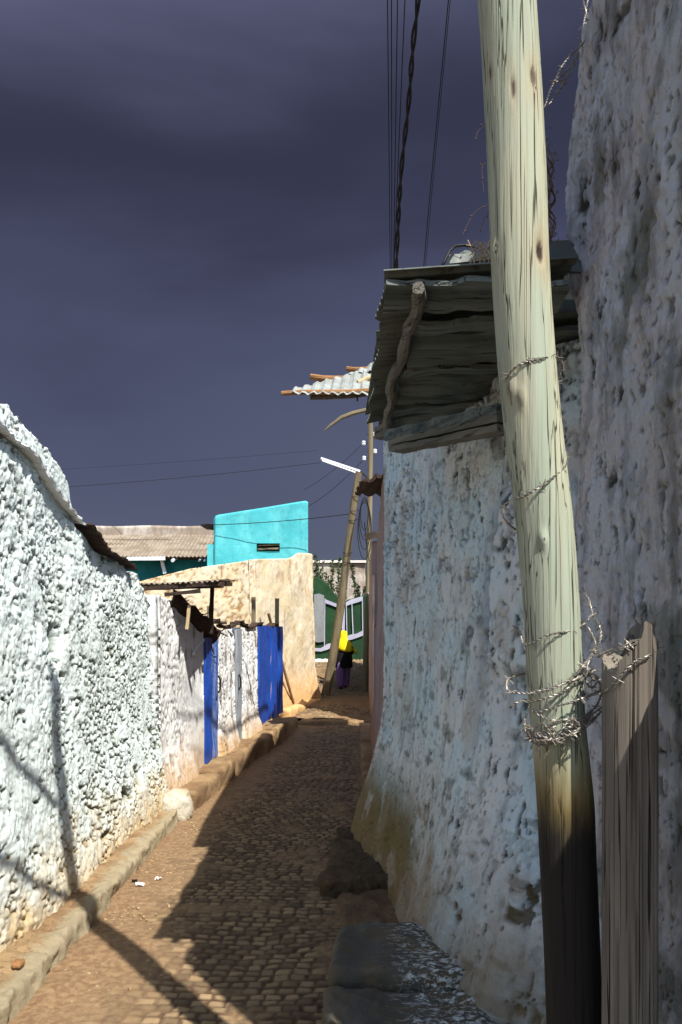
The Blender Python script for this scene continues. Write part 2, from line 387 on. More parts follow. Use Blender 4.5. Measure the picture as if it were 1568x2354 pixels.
def road():
    xs = np.arange(-1.78, .95, .0135); ys = np.concatenate([np.arange(2.6, 9, .0135), np.arange(9, 17.24, .022)])
    X, Y = np.meshgrid(xs, ys, indexing='ij')
    L = np.interp(Y, *zip(*KL)); R = np.interp(Y, *zip(*KR))
    ch = .076; row = np.floor(Y/ch+.5*fbm(X*1.1, Y*1.1, 5)); v = Y/ch+.5*fbm(X*1.1, Y*1.1, 5)-row
    cw = .096; off = hsh(row, row*0, 3)*3; u0 = X/cw+off+.25*vn(X*8, Y*8, 6); c = np.floor(u0); u = u0-c
    wv = .04*vn(X*22, Y*22, 66)
    ed = np.minimum(np.minimum(u, 1-u)*cw, np.minimum(v, 1-v)*ch)-wv*.25; rn = hsh(c, row, 8)
    joint = 1-ss(.001, .012, ed)
    h = .009*ss(-.002, .014, ed)+.007*(rn-.5)+.010*(hsh(c, row, 15)-.5)*(u-.5)*2+.010*(hsh(c, row, 16)-.5)*(v-.5)*2+.006*(fbm(X*30, Y*30, 44)-.5)
    dl = X-L; n = fbm(X*3, Y*3, 30)
    dirt = ss(.62, .05, dl+.55*(n-.5)+.22*ss(7, 4, Y)*-1)*ss(.25, .6, fbm(X*14, Y*14, 31)+.32)
    dirt = np.maximum(dirt, ss(.62, .75, fbm(X*2.1, Y*2.1, 33))*.7)
    dirt = np.maximum(dirt, ss(.35, .05, R-X+.2*(n-.5))*.9)
    h = h*(1-.8*dirt)+.010*fbm(X*25, Y*25, 12)*dirt
    Z = h+.006+.055*(fbm(X*1.6, Y*1.6, 9)-.5)-.02*np.exp(-((X+.5)/.5)**2)+.03
    Vt = np.stack([X, Y, Z], -1).reshape(-1, 3); nu, nv = X.shape
    i = np.arange(nu-1)[:, None]*nv; j = np.arange(nv-1)[None]
    keep = ((X[:-1, :-1] > L[:-1, :-1]-.06) & (X[:-1, :-1] < R[:-1, :-1]+.25)).ravel()
    Q = np.stack([i+j, i+nv+j, i+nv+j+1, i+j+1], -1).reshape(-1, 4)[keep]
    used = np.unique(Q); rm = np.full(len(Vt), -1); rm[used] = np.arange(len(used))
    o = obj('road', Vt[used], rm[Q], M_cob, None, True, {k: a.ravel()[used] for k, a in (('rnd', rn), ('joint', joint*(1-dirt)), ('dirt', dirt))})
    tag(o, kind='structure')
    # far part of the lane, climbing
    xs = np.arange(-1.5, 1.6, .03); ys = np.arange(17.5, 27.2, .04); X, Y = np.meshgrid(xs, ys, indexing='ij')
    row = np.floor(Y/.11); v = Y/.11-row; u0 = X/.12+hsh(row, row*0, 3)*3; c = np.floor(u0); u = u0-c
    ed = np.minimum(np.minimum(u, 1-u), np.minimum(v, 1-v)); dirt = ss(.35, .6, fbm(X*2.2, Y*1.2, 35))
    Z = np.interp(Y, [a for a, b in GZ], [b for a, b in GZ])+.01+.03*ss(0, .2, ed)*(1-dirt)+.04*fbm(X*4, Y*4, 36)*1.
    i = np.arange(len(xs)-1)[:, None]*len(ys); j = np.arange(len(ys)-1)[None]
    Q = np.stack([i+j, i+len(ys)+j, i+len(ys)+j+1, i+j+1], -1).reshape(-1, 4)
    o = obj('path', np.stack([X, Y, Z], -1).reshape(-1, 3), Q, M_cob, None, True, {'rnd': hsh(c, row, 8).ravel(), 'joint': ((1-ss(0, .15, ed))*(1-dirt)).ravel(), 'dirt': dirt.ravel()})
    tag(o, kind='structure')
road()
def rbox(c0, c1, z0, z1, sp=.04, amp=.02, rad=.03, seed=0, skew=None):
    """rough rounded block: plan quad c0..  c0 = 4 plan corners (ccw from near-left)"""
    q = np.array(c0, float); bm = bmesh.new()
    lx = np.linalg.norm(q[1]-q[0]); ly = np.linalg.norm(q[3]-q[0]); lz = z1-z0
    L = np.array([lx, ly, lz]); N = [max(2, int(l/sp)) for l in L]
    V = []; Fc = []; key = {}
    def vid(i, j, k):
        t = (i, j, k)
        if t not in key: key[t] = len(V); V.append((i/N[0]*lx, j/N[1]*ly, k/N[2]*lz))
        return key[t]
    for ax in range(3):
        b, c = [a for a in range(3) if a != ax]
        for side in (0, N[ax]):
            for i in range(N[b]):
                for j in range(N[c]):
                    f = []
                    for (p, r) in ((0, 0), (1, 0), (1, 1), (0, 1)):
                        t = [0, 0, 0]; t[ax] = side; t[b] = i+p; t[c] = j+r; f.append(vid(*t))
                    Fc.append(f if (side > 0) == (ax != 1) else f[::-1])
    V = np.array(V); I = np.clip(V, rad, L-rad); D = V-I; l = np.linalg.norm(D, axis=1)[:, None]+1e-9
    V = np.where(l > rad, I+D/l*rad, V)
    nz = np.stack([fbm(V[:, 1]*6+seed, V[:, 2]*6+V[:, 0]*2, 1+seed), fbm(V[:, 0]*6+seed, V[:, 2]*6+V[:, 1]*2, 2+seed), fbm(V[:, 0]*6+seed, V[:, 1]*6, 3+seed)], -1)-.5
    nz2 = np.stack([fbm(V[:, 1]*30+seed, V[:, 2]*30+V[:, 0]*9, 1+seed), fbm(V[:, 0]*30+seed, V[:, 2]*30+V[:, 1]*9, 2+seed), fbm(V[:, 0]*30+seed, V[:, 1]*30, 3+seed)], -1)-.5
    nz3 = np.stack([fbm(V[:, 1]*13+seed, V[:, 2]*13+V[:, 0]*5, 11+seed), fbm(V[:, 0]*13+seed, V[:, 2]*13+V[:, 1]*5, 12+seed), fbm(V[:, 0]*13+seed, V[:, 1]*13, 13+seed)], -1)-.5
    V = V+nz*amp*2+nz3*amp*1.1+nz2*amp*.6
    u = V[:, 0:1]/lx; v = V[:, 1:2]/ly
    xy = (q[0]*(1-u)+q[1]*u)*(1-v)+(q[3]*(1-u)+q[2]*u)*v
    return np.concatenate([xy, z0+V[:, 2:3]], 1), Fc
# left pavement with its kerb
V, Fc = rbox([(-2.3, 2.4), (-1.64, 2.4), (-1.70, 8.25), (-2.3, 8.25)], None, -.1, .17, .022, .034, .025, 5)
yy = V[:, 1]+.05*np.sin(V[:, 1]*3.1); jn = np.abs((yy/.62) % 1-.5)*.62; k_ = ss(.022, .0, jn)*ss(-1.95, -1.85, V[:, 0]); V[:, 0] -= .025*k_; V[:, 2] -= .02*k_
tag(obj('pavement', V, Fc, M_kerb, None, True), kind='structure')
V, Fc = rbox([(-.16, 5.95), (.75, 5.85), (.55, 7.5), (-.02, 7.45)], None, -.1, .20, .025, .045, .05, 8)
o = obj('stone_ledge', V, Fc, M_ledge, None, True, origin=(0.1, 6.2, 0)); tag(o, 'low brown stone ledge at the foot of the mossy wall buttress', 'ledge')
V, Fc = rbox([(.02, 4.2), (.9, 4.2), (.8, 5.95), (-.02, 5.95)], None, -.1, .09, .03, .04, .04, 9)
tag(obj('dirt_verge', V, Fc, M_dirt, None, True), kind='structure')
V, Fc = rbox([(-.05, 3.70), (.85, 3.60), (.85, 4.28), (.0, 4.26)], None, -.1, .46, .018, .024, .03, 12)
tag(obj('stone_bench', V, Fc, M_block, None, True, origin=(.3, 4, 0)), 'dark flat topped stone block splashed with lime, upper of two steps against the wall', 'stone step')
V, Fc = rbox([(-.08, 2.9), (.95, 2.85), (.95, 3.58), (-.07, 3.66)], None, -.1, .38, .018, .026, .03, 15)
tag(obj('stone_bench', V, Fc, M_block, None, True, origin=(.3, 3.3, 0)), 'lower dark stone step cut off by the bottom of the photo', 'stone step')
# far right kerb
V, Fc = rbox([(.22, 7.35), (.6, 7.35), (.72, 16.4), (.38, 16.4)], None, -.1, .16, .06, .03, .04, 18)
tag(obj('kerb', V, Fc, M_step, None, True), kind='structure')
V, Fc = rbox([(-.9, 17.2), (.7, 17.15), (.7, 17.5), (-.9, 17.55)], None, -.1, .12, .04, .03, .03, 19)
tag(obj('stone_step', V, Fc, M_step, None, True, origin=(0, 17.3, 0)), 'low cobbled step crossing the lane before the walking woman', 'step')
for q, (y0, y1, x0, x1, z, sd, lb) in enumerate([(8.75, 10.0, -1.60, -1.52, .26, 21, 'brown crumbling stone step just past the whitewashed boulder'), (10.02, 12.0, -1.52, -1.36, .29, 22, 'long stone sill under the narrow blue door'),
        (12.05, 13.9, -1.36, -1.10, .32, 23, 'pale stone step between the grey door and the wide blue gate'), (13.95, 15.2, -1.09, -.98, .36, 24, 'blocky stone step under the wide blue gate'), (15.25, 16.9, -.97, -.92, .24, 25, 'low shaded stone at the foot of the cream house')]):
    V, Fc = rbox([(x0-.5, y0), (x0, y0), (x1, y1), (x1-.5, y1)], None, -.1, z, .045, .03, .05, sd)
    tag(obj('stone_step', V, Fc, M_step, None, True, origin=(x0-.2, (y0+y1)/2, 0)), lb, 'step', 'stone steps along the left wall')
m = bmesh.new(); bmesh.ops.create_icosphere(m, subdivisions=5, radius=1); V = np.array([v.co for v in m.verts]); Fc = [[v.index for v in f.verts] for f in m.faces]; m.free()
n = 1+.25*(fbm(V[:, 0]*2+5, V[:, 2]*2+V[:, 1], 3)-.5)+.06*(fbm(V[:, 0]*9, V[:, 2]*9+V[:, 1]*5, 4)-.5)
V = np.sign(V)*np.abs(V)**.75*n[:, None]*np.array([.17, .16, .19])+np.array([-1.74, 8.42, .16])
tag(obj('boulder', V, Fc, M_roundstone, None, True, origin=(-1.74, 8.42, 0)), 'rounded whitewashed boulder at the corner of the rubble wall', 'boulder')

# ------------------------------------------------------------------ left rubble wall
def left_wall():
    t = thing('rubble_wall', (-2.1, 6, 0), 'tall whitewashed rubble wall full of pitted stones along the left of the lane', 'wall')
    top = [(3.0, 3.6), (4.9, 3.26), (5.35, 3.2), (5.97, 3.02), (6.45, 2.84), (7.0, 2.70), (7.8, 2.62), (8.15, 2.60), (8.5, 2.42), (8.75, 2.3)]
    def zt(x, y): return float(np.interp(y, *zip(*top)))+.06*float(vn(np.array(y*9), np.array(0.), 5))-.03
    def disp(S, Z, X, Y):
        h, gap, gap2 = rubble(S, Z, .066, 3, .82, -.07+.10*ss(4.9, 6.4, Y)*ss(2.9, 2.2, Z)-.03*ss(.5, .2, Z))
        big = .13*(fbm(S*1.3, Z*1.1, 8, 3)-.5)+.05*(fbm(S*4, Z*3.2, 18, 3)-.5)
        bat = .10*ss(1.3, 0, Z)-.055*Z
        # eroded hole low down and a few deep holes
        ero = np.zeros_like(S)
        for (hx, hz, r, rz) in ((7.25, .52, .22, .1), (7.7, .62, .16, .14), (6.5, .35, .12, .05), (5.9, 1.95, .10, .16), (5.6, 2.05, .05, .1)):
            ero = np.maximum(ero, ss(1.0, .4, np.hypot((Y-hx)/r, (Z-hz)/rz)+.8*(fbm(S*12, Z*12, 77)-.5)))
        face = ss(-2.2, -2.1, X)
        pit = np.clip(gap*1.1+gap2*.6+ero*.8, 0, 1)
        return (h+big+bat-.07*ero)*face, {'pit': pit}
    wallmesh('wall_face', [(-2.06, 2.8), (-2.0, 5), (-1.98, 7), (-1.93, 8.55), (-2.05, 8.8), (-2.7, 8.8), (-2.8, 2.8)], [.013, .013, .012, .02, .3, .8, .3], -.1, zt, .013, disp, M_left, t)
    # upper parapet set back behind the eave slab
    top2 = [(3, 3.9), (4.8, 3.58), (5.3, 3.52), (5.9, 3.4), (6.3, 3.22), (6.42, 3.02), (6.46, 2.88)]
    def zt2(x, y): return float(np.interp(y, *zip(*top2)))+.05*float(vn(np.array(y*11), np.array(3.), 5))-.05
    def disp2(S, Z, X, Y):
        h, gap, gap2 = rubble(S, Z, .05, 13, .8); face = ss(-2.35, -2.25, X)
        return (h-.04*ss(3.2, 3.6, Z))*face, {'pit': np.clip(gap*.8+gap2*.4, 0, 1)}
    wallmesh('parapet', [(-2.20, 3), (-2.16, 6.5), (-2.3, 6.58), (-2.6, 6.55), (-2.6, 3)], [.014, .02, .2, .8, .3], 2.4, zt2, .014, disp2, M_left, t)
    ys = np.linspace(3.0, 7.95, 260); G0 = []
    for y in ys:
        z = float(np.interp(y, *zip(*top)))+.035+.015*math.sin(y*6)+.02*float(vn(np.array(y*5), np.array(1.)))
        w = .01+.03*float(vn(np.array(y*4), np.array(4.)))+.025*float(vn(np.array(y*21), np.array(4.))); z += .02*float(vn(np.array(y*24), np.array(9.)))-.01
        xo = -2.12 if y < 6.5 else -2.06
        G0.append([(xo+w, y, z), (xo+w*.4, y, z+.012), (xo-.15, y, z+.03)])
    k = 182
    MB().grid(G0[:k+1], .018).build('eave_slab', M_gate, t); MB().grid(G0[k:], .02).build('eave_sheet', M_rust, t)
left_wall()

# ------------------------------------------------------------------ left gate wall
def XW(y): return -1.95+(y-8.4)*.09
def gates():
    t = thing('gate_wall', (-1.7, 11, 0), 'low cracked whitewashed wall with two blue gates and a ragged tin porch', 'wall')
    def dsp(seed, rb=.7):
        def f(S, Z, X, Y):
            h, gap, gap2 = rubble(S, Z, .07, seed, rb)
            return h*.8+.06*(fbm(S*2, Z*1.2, seed+3)-.5)+.10*ss(.8, .1, Z)-.03*Z, {'pit': np.clip(ss(.58, .75, fbm(S*7, Z*3, seed+9))*.8+gap*.5, 0, 1)}
        return f
    def smooth(S, Z, X, Y):
        h, gap, gap2 = rubble(S, Z, .10, 51, .35)
        fade = ss(10.1, 9.0, Y)
        return h*fade+.05*(fbm(S*2, Z*1.5, 5)-.5)+.12*ss(.8, .1, Z)*ss(10.3, 9.6, Y)-.02*Z, {'pit': np.clip(ss(.6, .78, fbm(S*8, Z*4, 59))*.6+gap*.7*fade, 0, 1)}
    wallmesh('wall_face', [(-1.95, 8.6), (XW(9.5)+.0, 9.5), (XW(10.35), 10.35), (-2.3, 10.38), (-2.4, 8.6)], [.018, .018, .1, .5, .1], -.1, lambda x, y: float(np.interp(y, [8.6, 9.1, 10.4], [2.42, 2.38, 2.12])), .018, smooth, M_gate, t)
    for a, b, sd, zt0 in ((11.2, 12.22, 61, 2.06), (12.78, 14.0, 62, 2.10)):
        wallmesh('pillar', [(XW(a), a), (XW(b), b), (XW(b)-.35, b), (XW(a)-.35, a)], [.02, .05, .3, .03], .1,
                 lambda x, y, zt0=zt0, a=a, b=b: zt0-.08*(1-min(1, (y-a)/.12, (b-y)/.12) if min(y-a, b-y) < .12 else 0), .02, dsp(sd), M_gate, t)
    def door(a, b, z0, z1, ncut, mats, lab, handle=None):
        d = None; edges = [a]+ncut+[b]
        for k in range(len(edges)-1):
            y0, y1 = edges[k]+.016, edges[k+1]-.016; off = -.03-.03*(k % 2)
            nz = 24; G0 = []
            for i in range(nz+1):
                z = z0+(z1-z0)*i/nz+ (0.02*math.sin(k*2.1) if i == nz else 0)
                G0.append([(XW(y0)+off+.008*math.sin(i*.7+k), y0, z), (XW((y0+y1)/2)+off+.012*math.sin(i*.5+k), (y0+y1)/2, z), (XW(y1)+off+.006*math.sin(i*.6+k*2), y1, z)])
            mb = MB().grid(G0, .035)
            if d is None: d = mb.build('door', mats[k % len(mats)], t); tag(d, lab)
            else: mb.build('door_leaf', mats[k % len(mats)], d)
        if handle: MB().tube([(XW(handle[0])+.02, handle[0], handle[1]+.12), (XW(handle[0])+.05, handle[0], handle[1]+.06), (XW(handle[0])+.05, handle[0], handle[1]-.06), (XW(handle[0])+.02, handle[0], handle[1]-.12)], .012, 6).build('handle', M_hole, d)
        return d
    door(10.38, 11.2, .3, 1.95, [10.74], [M_blue, M_bluew], 'narrow blue plank door with a dark latch', (11.0, 1.3))
    door(12.24, 12.76, .32, 2.06, [12.5], [M_gdoor], 'narrow grey wooden door', (12.3, 1.25))
    door(14.02, 16.6, .36, 2.13, [14.65, 15.35, 15.75, 16.2], [M_blue], 'wide blue plank gate')
    mb = MB(); 
    for k in range(14):
        y = 10.9+k*.41; mb.beam((XW(y)-.12, y, 2.13+.05*math.sin(k*1.7)), (XW(y+.45)-.1, y+.45, 2.15+.05*math.sin(k*1.7+1.3)), .12, .035, 5, .5, k)
    mb.build('coping', M_rust, t)
    # porch: tin sheet, brushwood underneath, drooping side, post, brace
    n = 60; G0 = []
    for i in range(n+1):
        u = i/n; x = -2.45+u*1.08; row = []
        for (yy, zz) in ((9.0, 2.56), (9.4, 2.58), (9.9, 2.61), (10.35, 2.65)):
            row.append((x, yy+.02*math.sin(i*.3), zz+.012*math.sin(i*1.9)+.04*u*u-.01*(i % 7 == 0)))
        G0.append(row)
    MB().grid(G0, -.004).build('porch_sheet', M_tinroof, t)
    mb = MB()
    for k in range(6):
        mb.beam((-2.45, 9.02+k*.2, 2.50+.02*k), (-1.32-.05*(k % 3), 9.05+k*.2+.05*math.sin(k), 2.57-.03*(k % 2)+.02*k), .05, .045, 8, .3, k)
    mb.beam((-2.0, 9.03, 2.44), (-1.6, 9.06, 2.49), .04, .04, 6, .3, 9)
    mb.build('rafter', M_rust, t)
    G0 = []
    for i in range(13):
        u = i/12; row = []
        for j in range(9):
            v = j/8; p = (1-u)*P(397, 1352, 9.05)+u*P(505, 1446, 10.8)
            q = P(np.interp(u, [0, .5, 1], [392, 432, 498]), np.interp(u, [0, .5, 1], [1406, 1456, 1478]), 9.1+1.75*u); q[0] -= .08
            c = p*(1-v)+q*v; c[2] += .05*(float(vn(np.array(u*9), np.array(v*6)))-.5)+.02*math.sin(u*19)*(1-v); c[0] += .05*math.sin(v*3.14); row.append(c)
        G0.append(row)
    MB().grid(G0, .02).build('drooping_thatch', M_rust, t)
    mb = MB(); rs = random.Random(4)
    for k in range(26):
        u = rs.random(); p = np.array([-1.83+.22*u, 9.05+1.8*u, 2.38-.4*u]); mb.tube([p, p+np.array([rs.uniform(-.02, .12), rs.uniform(-.15, .2), rs.uniform(-.10, .08)])], .006, 4)
    mb.build('twigs', M_rust, t)
    MB().beam((-1.77, 9.15, 2.05), (-1.74, 9.15, 2.33), .035, .035, 4, .2, 3).build('brace', M_straw, t)
    MB().beam(tuple(P(445, 1503, 9.85)), tuple(P(468, 1470, 10.3)), .03, .035, 6, .2, 3).build('batten', M_wwood, t)
    MB().beam((-1.62, 9.9, 2.0), (-1.60, 9.9, 2.6), .05, .05, 6, .3, 3).build('post', M_rust, t)
gates()
for k, (px, y0, y1, lb) in enumerate([(583, 1372, 1450, 'squared wooden stake standing behind the middle of the blue gate'), (637, 1375, 1450, 'squared wooden stake at the right end of the blue gate'), (481, 1392, 1450, 'short weathered stake beside the drooping porch roof')]):
    Y = 16.9; a = P(px, y0, Y); a0 = a.copy(); a0[2] = 0
    mb = MB().beam(a0, a, .085, .085, 12, .08, k, side=(1, 0, 0)); mb.build('wooden_stake', M_farpole, None, origin=tuple(a0)); tag(bpy.data.objects[-1] if False else COL.objects[-1], lb, 'stake', 'stakes behind the gate wall')

# ------------------------------------------------------------------ cream house, turquoise house, long building
def cream():
    t = thing('cream_house', (-2, 19, 0), 'cream plastered house with rough rounded walls beside the blue gates', 'house')
    def zt(x, y):
        if x < -1.8: return float(np.interp(x, [-4.5, -3.3, -1.83], [3.12, 3.42, 3.62]))
        return float(np.interp(x, [-1.83, -1.1, -.95, -.7], [3.62, 3.82, 4.0, 4.06]))
    def disp(S, Z, X, Y):
        r = ss(-1.75, -1.95, X); h, gap, g2 = rubble(S, Z, .14, 81, .9)
        d = h*(.2+.4*r)+.10*(fbm(S*1.5, Z*1.5, 82)-.5)+.10*ss(1.2, .1, Z)-.035*Z
        return d, {'pit': np.clip(gap*(.2+.8*r)+.5*ss(.62, .78, fbm(S*5, Z*3, 84)), 0, 1)}
    wallmesh('wall', [(-4.6, 17.3), (-1.95, 17.22), (-1.78, 17.4), (-.60, 20.6), (-.72, 20.9), (-4.6, 20.95)], [.035, .035, .03, .05, .6, .6], -.1, zt, .035, disp, M_cream, t)
    MB().beam((-1.86+.26, 17.55, 2.45), (-1.10, 19.05, .2), .05, .05, 12, .1, 4).build('stake_shadow_strip', M_step, t)  # brown strip laid where a stake's shadow slants over the plaster
    V, Fc = rbox([(-1.35, 17.6), (-1.1, 17.6), (-.45, 20.7), (-.75, 20.8)], None, -.1, .34, .07, .05, .06, 31)
    obj('plinth', V, Fc, M_cream, t, True)
cream()
def turquoise():
    t = thing('turquoise_house', (-2, 22, 0), 'turquoise painted upper storey with a small slot window above the cream house', 'house')
    x0, x1 = P(490, 0, 21)[0], P(708, 0, 21)[0]
    def zt(x, y): return float(np.interp(x, [x0, x0+.07, x1-.06, x1], [5.06, 5.14, 5.52, 5.49]))
    def disp(S, Z, X, Y): return .05*(fbm(S*1.3, Z*1.3, 91)-.5)+.012*(fbm(S*9, Z*9, 92)-.5), {}
    # front face with window opening, assembled as one mesh: frame of strips around the hole
    wx0, wx1 = P(590, 0, 21)[0], P(643, 0, 21)[0]; wz0, wz1 = P(0, 1266, 21)[2], P(0, 1248, 21)[2]
    xs = np.unique(np.concatenate([np.linspace(x0, wx0, 22), np.linspace(wx0, wx1, 14), np.linspace(wx1, x1, 18)]))
    V = []; idx = {}; Fc = []
    zs = np.unique(np.concatenate([np.linspace(2.5, wz0, 26), np.linspace(wz0, wz1, 5)]))
    NT = 22
    def vid(i, j):
        if (i, j) in idx: return idx[(i, j)]
        x = xs[i]; z = zs[j] if j < len(zs) else wz1+(zt(x, 0)-wz1)*(j-len(zs)+1)/NT
        rnd = .05*max(0, 1-min(x-x0, x1-x)/.05)**2+.05*(max(0, (z-zt(x, 0)+.06)/.06))**2
        y = 21+rnd+.07*float(fbm(np.array(x*1.7), np.array(z*1.7), 93)); V.append((x, y, z)); idx[(i, j)] = len(V)-1; return idx[(i, j)]
    for i in range(len(xs)-1):
        for j in range(len(zs)-1+NT):
            if xs[i] >= wx0-1e-6 and xs[i+1] <= wx1+1e-6 and j < len(zs)-1 and zs[j] >= wz0-1e-6: continue
            Fc.append((vid(i, j), vid(i+1, j), vid(i+1, j+1), vid(i, j+1)))
    mb = MB().add(V, Fc)
    top = [vid(i, len(zs)-1+NT) for i in range(len(xs))]; Vn = np.array(V)
    T = Vn[top]; B = T.copy(); B[:, 1] = 24; B[:, 0] -= .35*(T[:, 0]-x0)/(x1-x0); mb.grid(np.stack([T, B], 1))
    for xx, sgn in ((x0, 1), (x1, -1)):
        col = [vid(0 if xx == x0 else len(xs)-1, j) for j in range(len(zs)+NT)]; T = np.array(V)[col]; B = T.copy(); B[:, 1] = 24; B[:, 0] -= .35 if sgn < 0 else 0
        mb.grid(np.stack([T, B], 1) if sgn < 0 else np.stack([B, T], 1))
    for (a, b) in (((wx0, wz0), (wx1, wz0)), ((wx1, wz0), (wx1, wz1)), ((wx1, wz1), (wx0, wz1)), ((wx0, wz1), (wx0, wz0))):
        mb.add([(a[0], 21.03, a[1]), (b[0], 21.03, b[1]), (b[0], 21.3, b[1]), (a[0], 21.3, a[1])], [(0, 1, 2, 3)])
    mb.build('wall', M_turq, t)
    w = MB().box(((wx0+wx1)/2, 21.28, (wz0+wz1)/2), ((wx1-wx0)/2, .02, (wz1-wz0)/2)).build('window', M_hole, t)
    MB().beam((wx0+.03, 21.12, wz0+.06), (wx1-.02, 21.12, wz0+.08), .05, .045, 6, .2, 1).beam((wx0+.03, 21.14, wz1-.05), (wx1, 21.14, wz1-.03), .05, .03, 6, .2, 2).build('shutter', M_farpole, w)
    xl = P(475, 0, 21)[0]
    MB().box(((xl+x0)/2+.1, 21.7, (P(0, 1250, 21)[2]+3)/2), (abs(xl-x0)/2+.1, .6, (P(0, 1250, 21)[2]-3)/2)).build('side_block', M_turq, t)
    mb = MB()
    for k in range(4): mb.beam(P(462+k*4, 1207+k*2.3, 21.4), P(492, 1207+k*3, 21.4), .08, .05, 4, .4, k)
    mb.build('broken_board', M_hole, t)
turquoise()
def longhouse():
    t = thing('long_building', (-5.5, 23, 0), 'long building with dusty tan corrugated roof and teal wall behind the rubble wall', 'building')
    def disp(S, Z, X, Y): return .03*(fbm(S*1.3, Z*1.3, 191)-.5), {'pit': Z*0}
    wallmesh('parapet', [(-9.5, 24), (-3.7, 24), (-3.7, 24.5), (-9.5, 24.5)], [.1, .5, .5, .5], 3, lambda x, y: 5.25+.012*math.sin(x*3), .08, disp, M_farwall, t)
    for r, (ya, yb, za, zb) in enumerate([(24.05, 23.55, 5.0, 4.78), (23.6, 23.15, 4.80, 4.6), (23.2, 22.65, 4.62, 4.38), (22.7, 22.0, 4.41, 4.12)]):
        xs = np.linspace(-8.6, -3.45 if r > 2 else -3.75, 200); G0 = []
        for x in xs:
            w = .018*math.sin(x*2*math.pi/.11); jag = .03*math.sin(x*1.3+r*2)
            G0.append([(x+(24-yb)*.25*0, yb+jag, zb+w+.012*(1-0)), (x, (ya+yb)/2, (za+zb)/2+w), (x, ya, za+w)])
        MB().grid(G0, .012).build('roof', M_tinroof, t)
    MB().box((-6, 22.5, 3.3), (2.6, .05, .78)).build('wall', M_teal, t)
    a = P(292, 1284, 21.95); b = P(380, 1283, 21.95); MB().beam(a, b, .05, .10, 6, .05, 1).build('fascia', M_wwood, t)
    a = P(372, 1287, 22.3); b = P(380, 1318, 22.3); MB().beam(b, a, .09, .09, 6, .05, 1, side=(1, 0, 0)).build('post', M_wwood, t)
    for k, px in enumerate((397, 458, 470, 496)):
        c = P(px, 1288, 21.95); MB().tube([c, c+np.array([0, .5, .12])], .05 if k in (0, 3) else .03, 8).build('rafter_end', M_wwood, t)
longhouse()

# ------------------------------------------------------------------ green wall and what is behind
def greenwall():
    Y0 = 27.0
    t = thing('painted_wall', (-.1, Y0, 1.05), 'dark green wall with pale lilac painted bands closing the end of the lane', 'wall')
    tp = [(700, 1322), (722, 1325), (735, 1328), (748, 1338), (760, 1352), (775, 1372), (792, 1383), (800, 1378), (835, 1368), (900, 1360)]
    def zt(x, y): return float(P(0, np.interp(x*F/Y0+HX, *zip(*tp)), Y0)[2])
    def disp(S, Z, X, Y): return .05*(fbm(S*2, Z*2, 141)-.5), {'pit': Z*0}
    wallmesh('wall', [(P(695, 0, Y0)[0], Y0), (P(900, 0, Y0)[0], Y0), (P(900, 0, Y0)[0], Y0+.4), (P(695, 0, Y0)[0], Y0+.4)], [.04, .2, .3, .2], .8, zt, .05, disp, M_green, t)
    def strip(name, pts, mat, d=.035):     # pts: list of (x, ytop, ybottom)
        top = [P(x, a, Y0-.03) for x, a, b in pts]; bot = [P(x, b, Y0-.03) for x, a, b in pts]
        MB().grid(np.stack([bot, top], 1), -d).build(name, mat, t)
    strip('grey_patch', [(722, 1366, 1475), (733, 1364, 1476), (745, 1368, 1474)], M_greywall)
    strip('painted_band', [(748, 1377, 1386), (760, 1382, 1390), (775, 1388, 1396), (792, 1390, 1396)], M_lilac)
    strip('painted_band', [(795, 1384, 1393), (808, 1377, 1388), (820, 1374, 1385), (834, 1370, 1380)], M_lilac)
    strip('painted_band', [(722, 1489, 1496), (738, 1489, 1497), (752, 1480, 1493), (775, 1474, 1482), (795, 1462, 1472), (808, 1458, 1470), (820, 1456, 1466), (835, 1448, 1460)], M_lilac)
    for x0, y0, x1, y1, w in ((747, 1375, 746, 1484, 2), (779, 1390, 780, 1476, 2), (789, 1385, 790, 1478, 6.5), (796, 1388, 798, 1470, 2), (809, 1385, 812, 1462, 2.2), (833, 1372, 834, 1455, 2)):
        a = P(x0, y0, Y0-.05); b = P(x1, y1, Y0-.05); MB().beam(b, a, w*Y0/F, .03, 6, .1, 1, side=(1, 0, 0)).build('painted_stripe', M_lilac, t)
    V, Fc = rbox([(-.95, 26.6), (-.2, 26.6), (-.2, 26.95), (-.95, 26.95)], None, .85, 1.14, .06, .06, .05, 35); obj('footing', V, Fc, M_white, t, True)
greenwall()
def farhouse():
    def disp(S, Z, X, Y): return .12*(fbm(S*1.5, Z*1.5, 151)-.5), {'pit': ss(4.4, 4.7, Z)*.5*ss(.4, .6, fbm(S*2, Z*2, 5))}
    t = thing('white_house', (0, 34.5, 1.2), 'distant whitewashed flat roofed house behind the shrubs beyond the green wall', 'house')
    wallmesh('wall', [(-1.6, 34), (1.05, 34), (1.05, 37), (-1.6, 37)], [.08, .5, .5, .5], 1, lambda x, y: 5.02, .08, disp, M_farwall, t)
    MB().box((-.27, 34, 5.07), (1.4, .12, .045)).build('roof_edge', M_white, t)
    def d2(S, Z, X, Y): return .05*(fbm(S*3, Z*3, 161)-.5), {'pit': Z*0}
    # end of a pale house beyond the pink wall
    t = thing('pale_house', (1.0, 17, 0), 'sliver of a pale house beyond the pink wall on the right', 'house')
    zt = float(P(0, 1240, 17)[2])
    wallmesh('wall', [(.68, 19.2), (.66, 16.9), (2.2, 16.6), (2.2, 19.2)], [.1, .3, .5, .5], 0, lambda x, y: zt-.15*(y-16.6)-.6*max(0, x-1.), .1, d2, M_pink, t)
    MB().beam((.52, 16.8, zt+.03), (1.3, 16.7, zt+.2), .8, .03, 4, .1, 1).build('roof', M_tin, t)
farhouse()
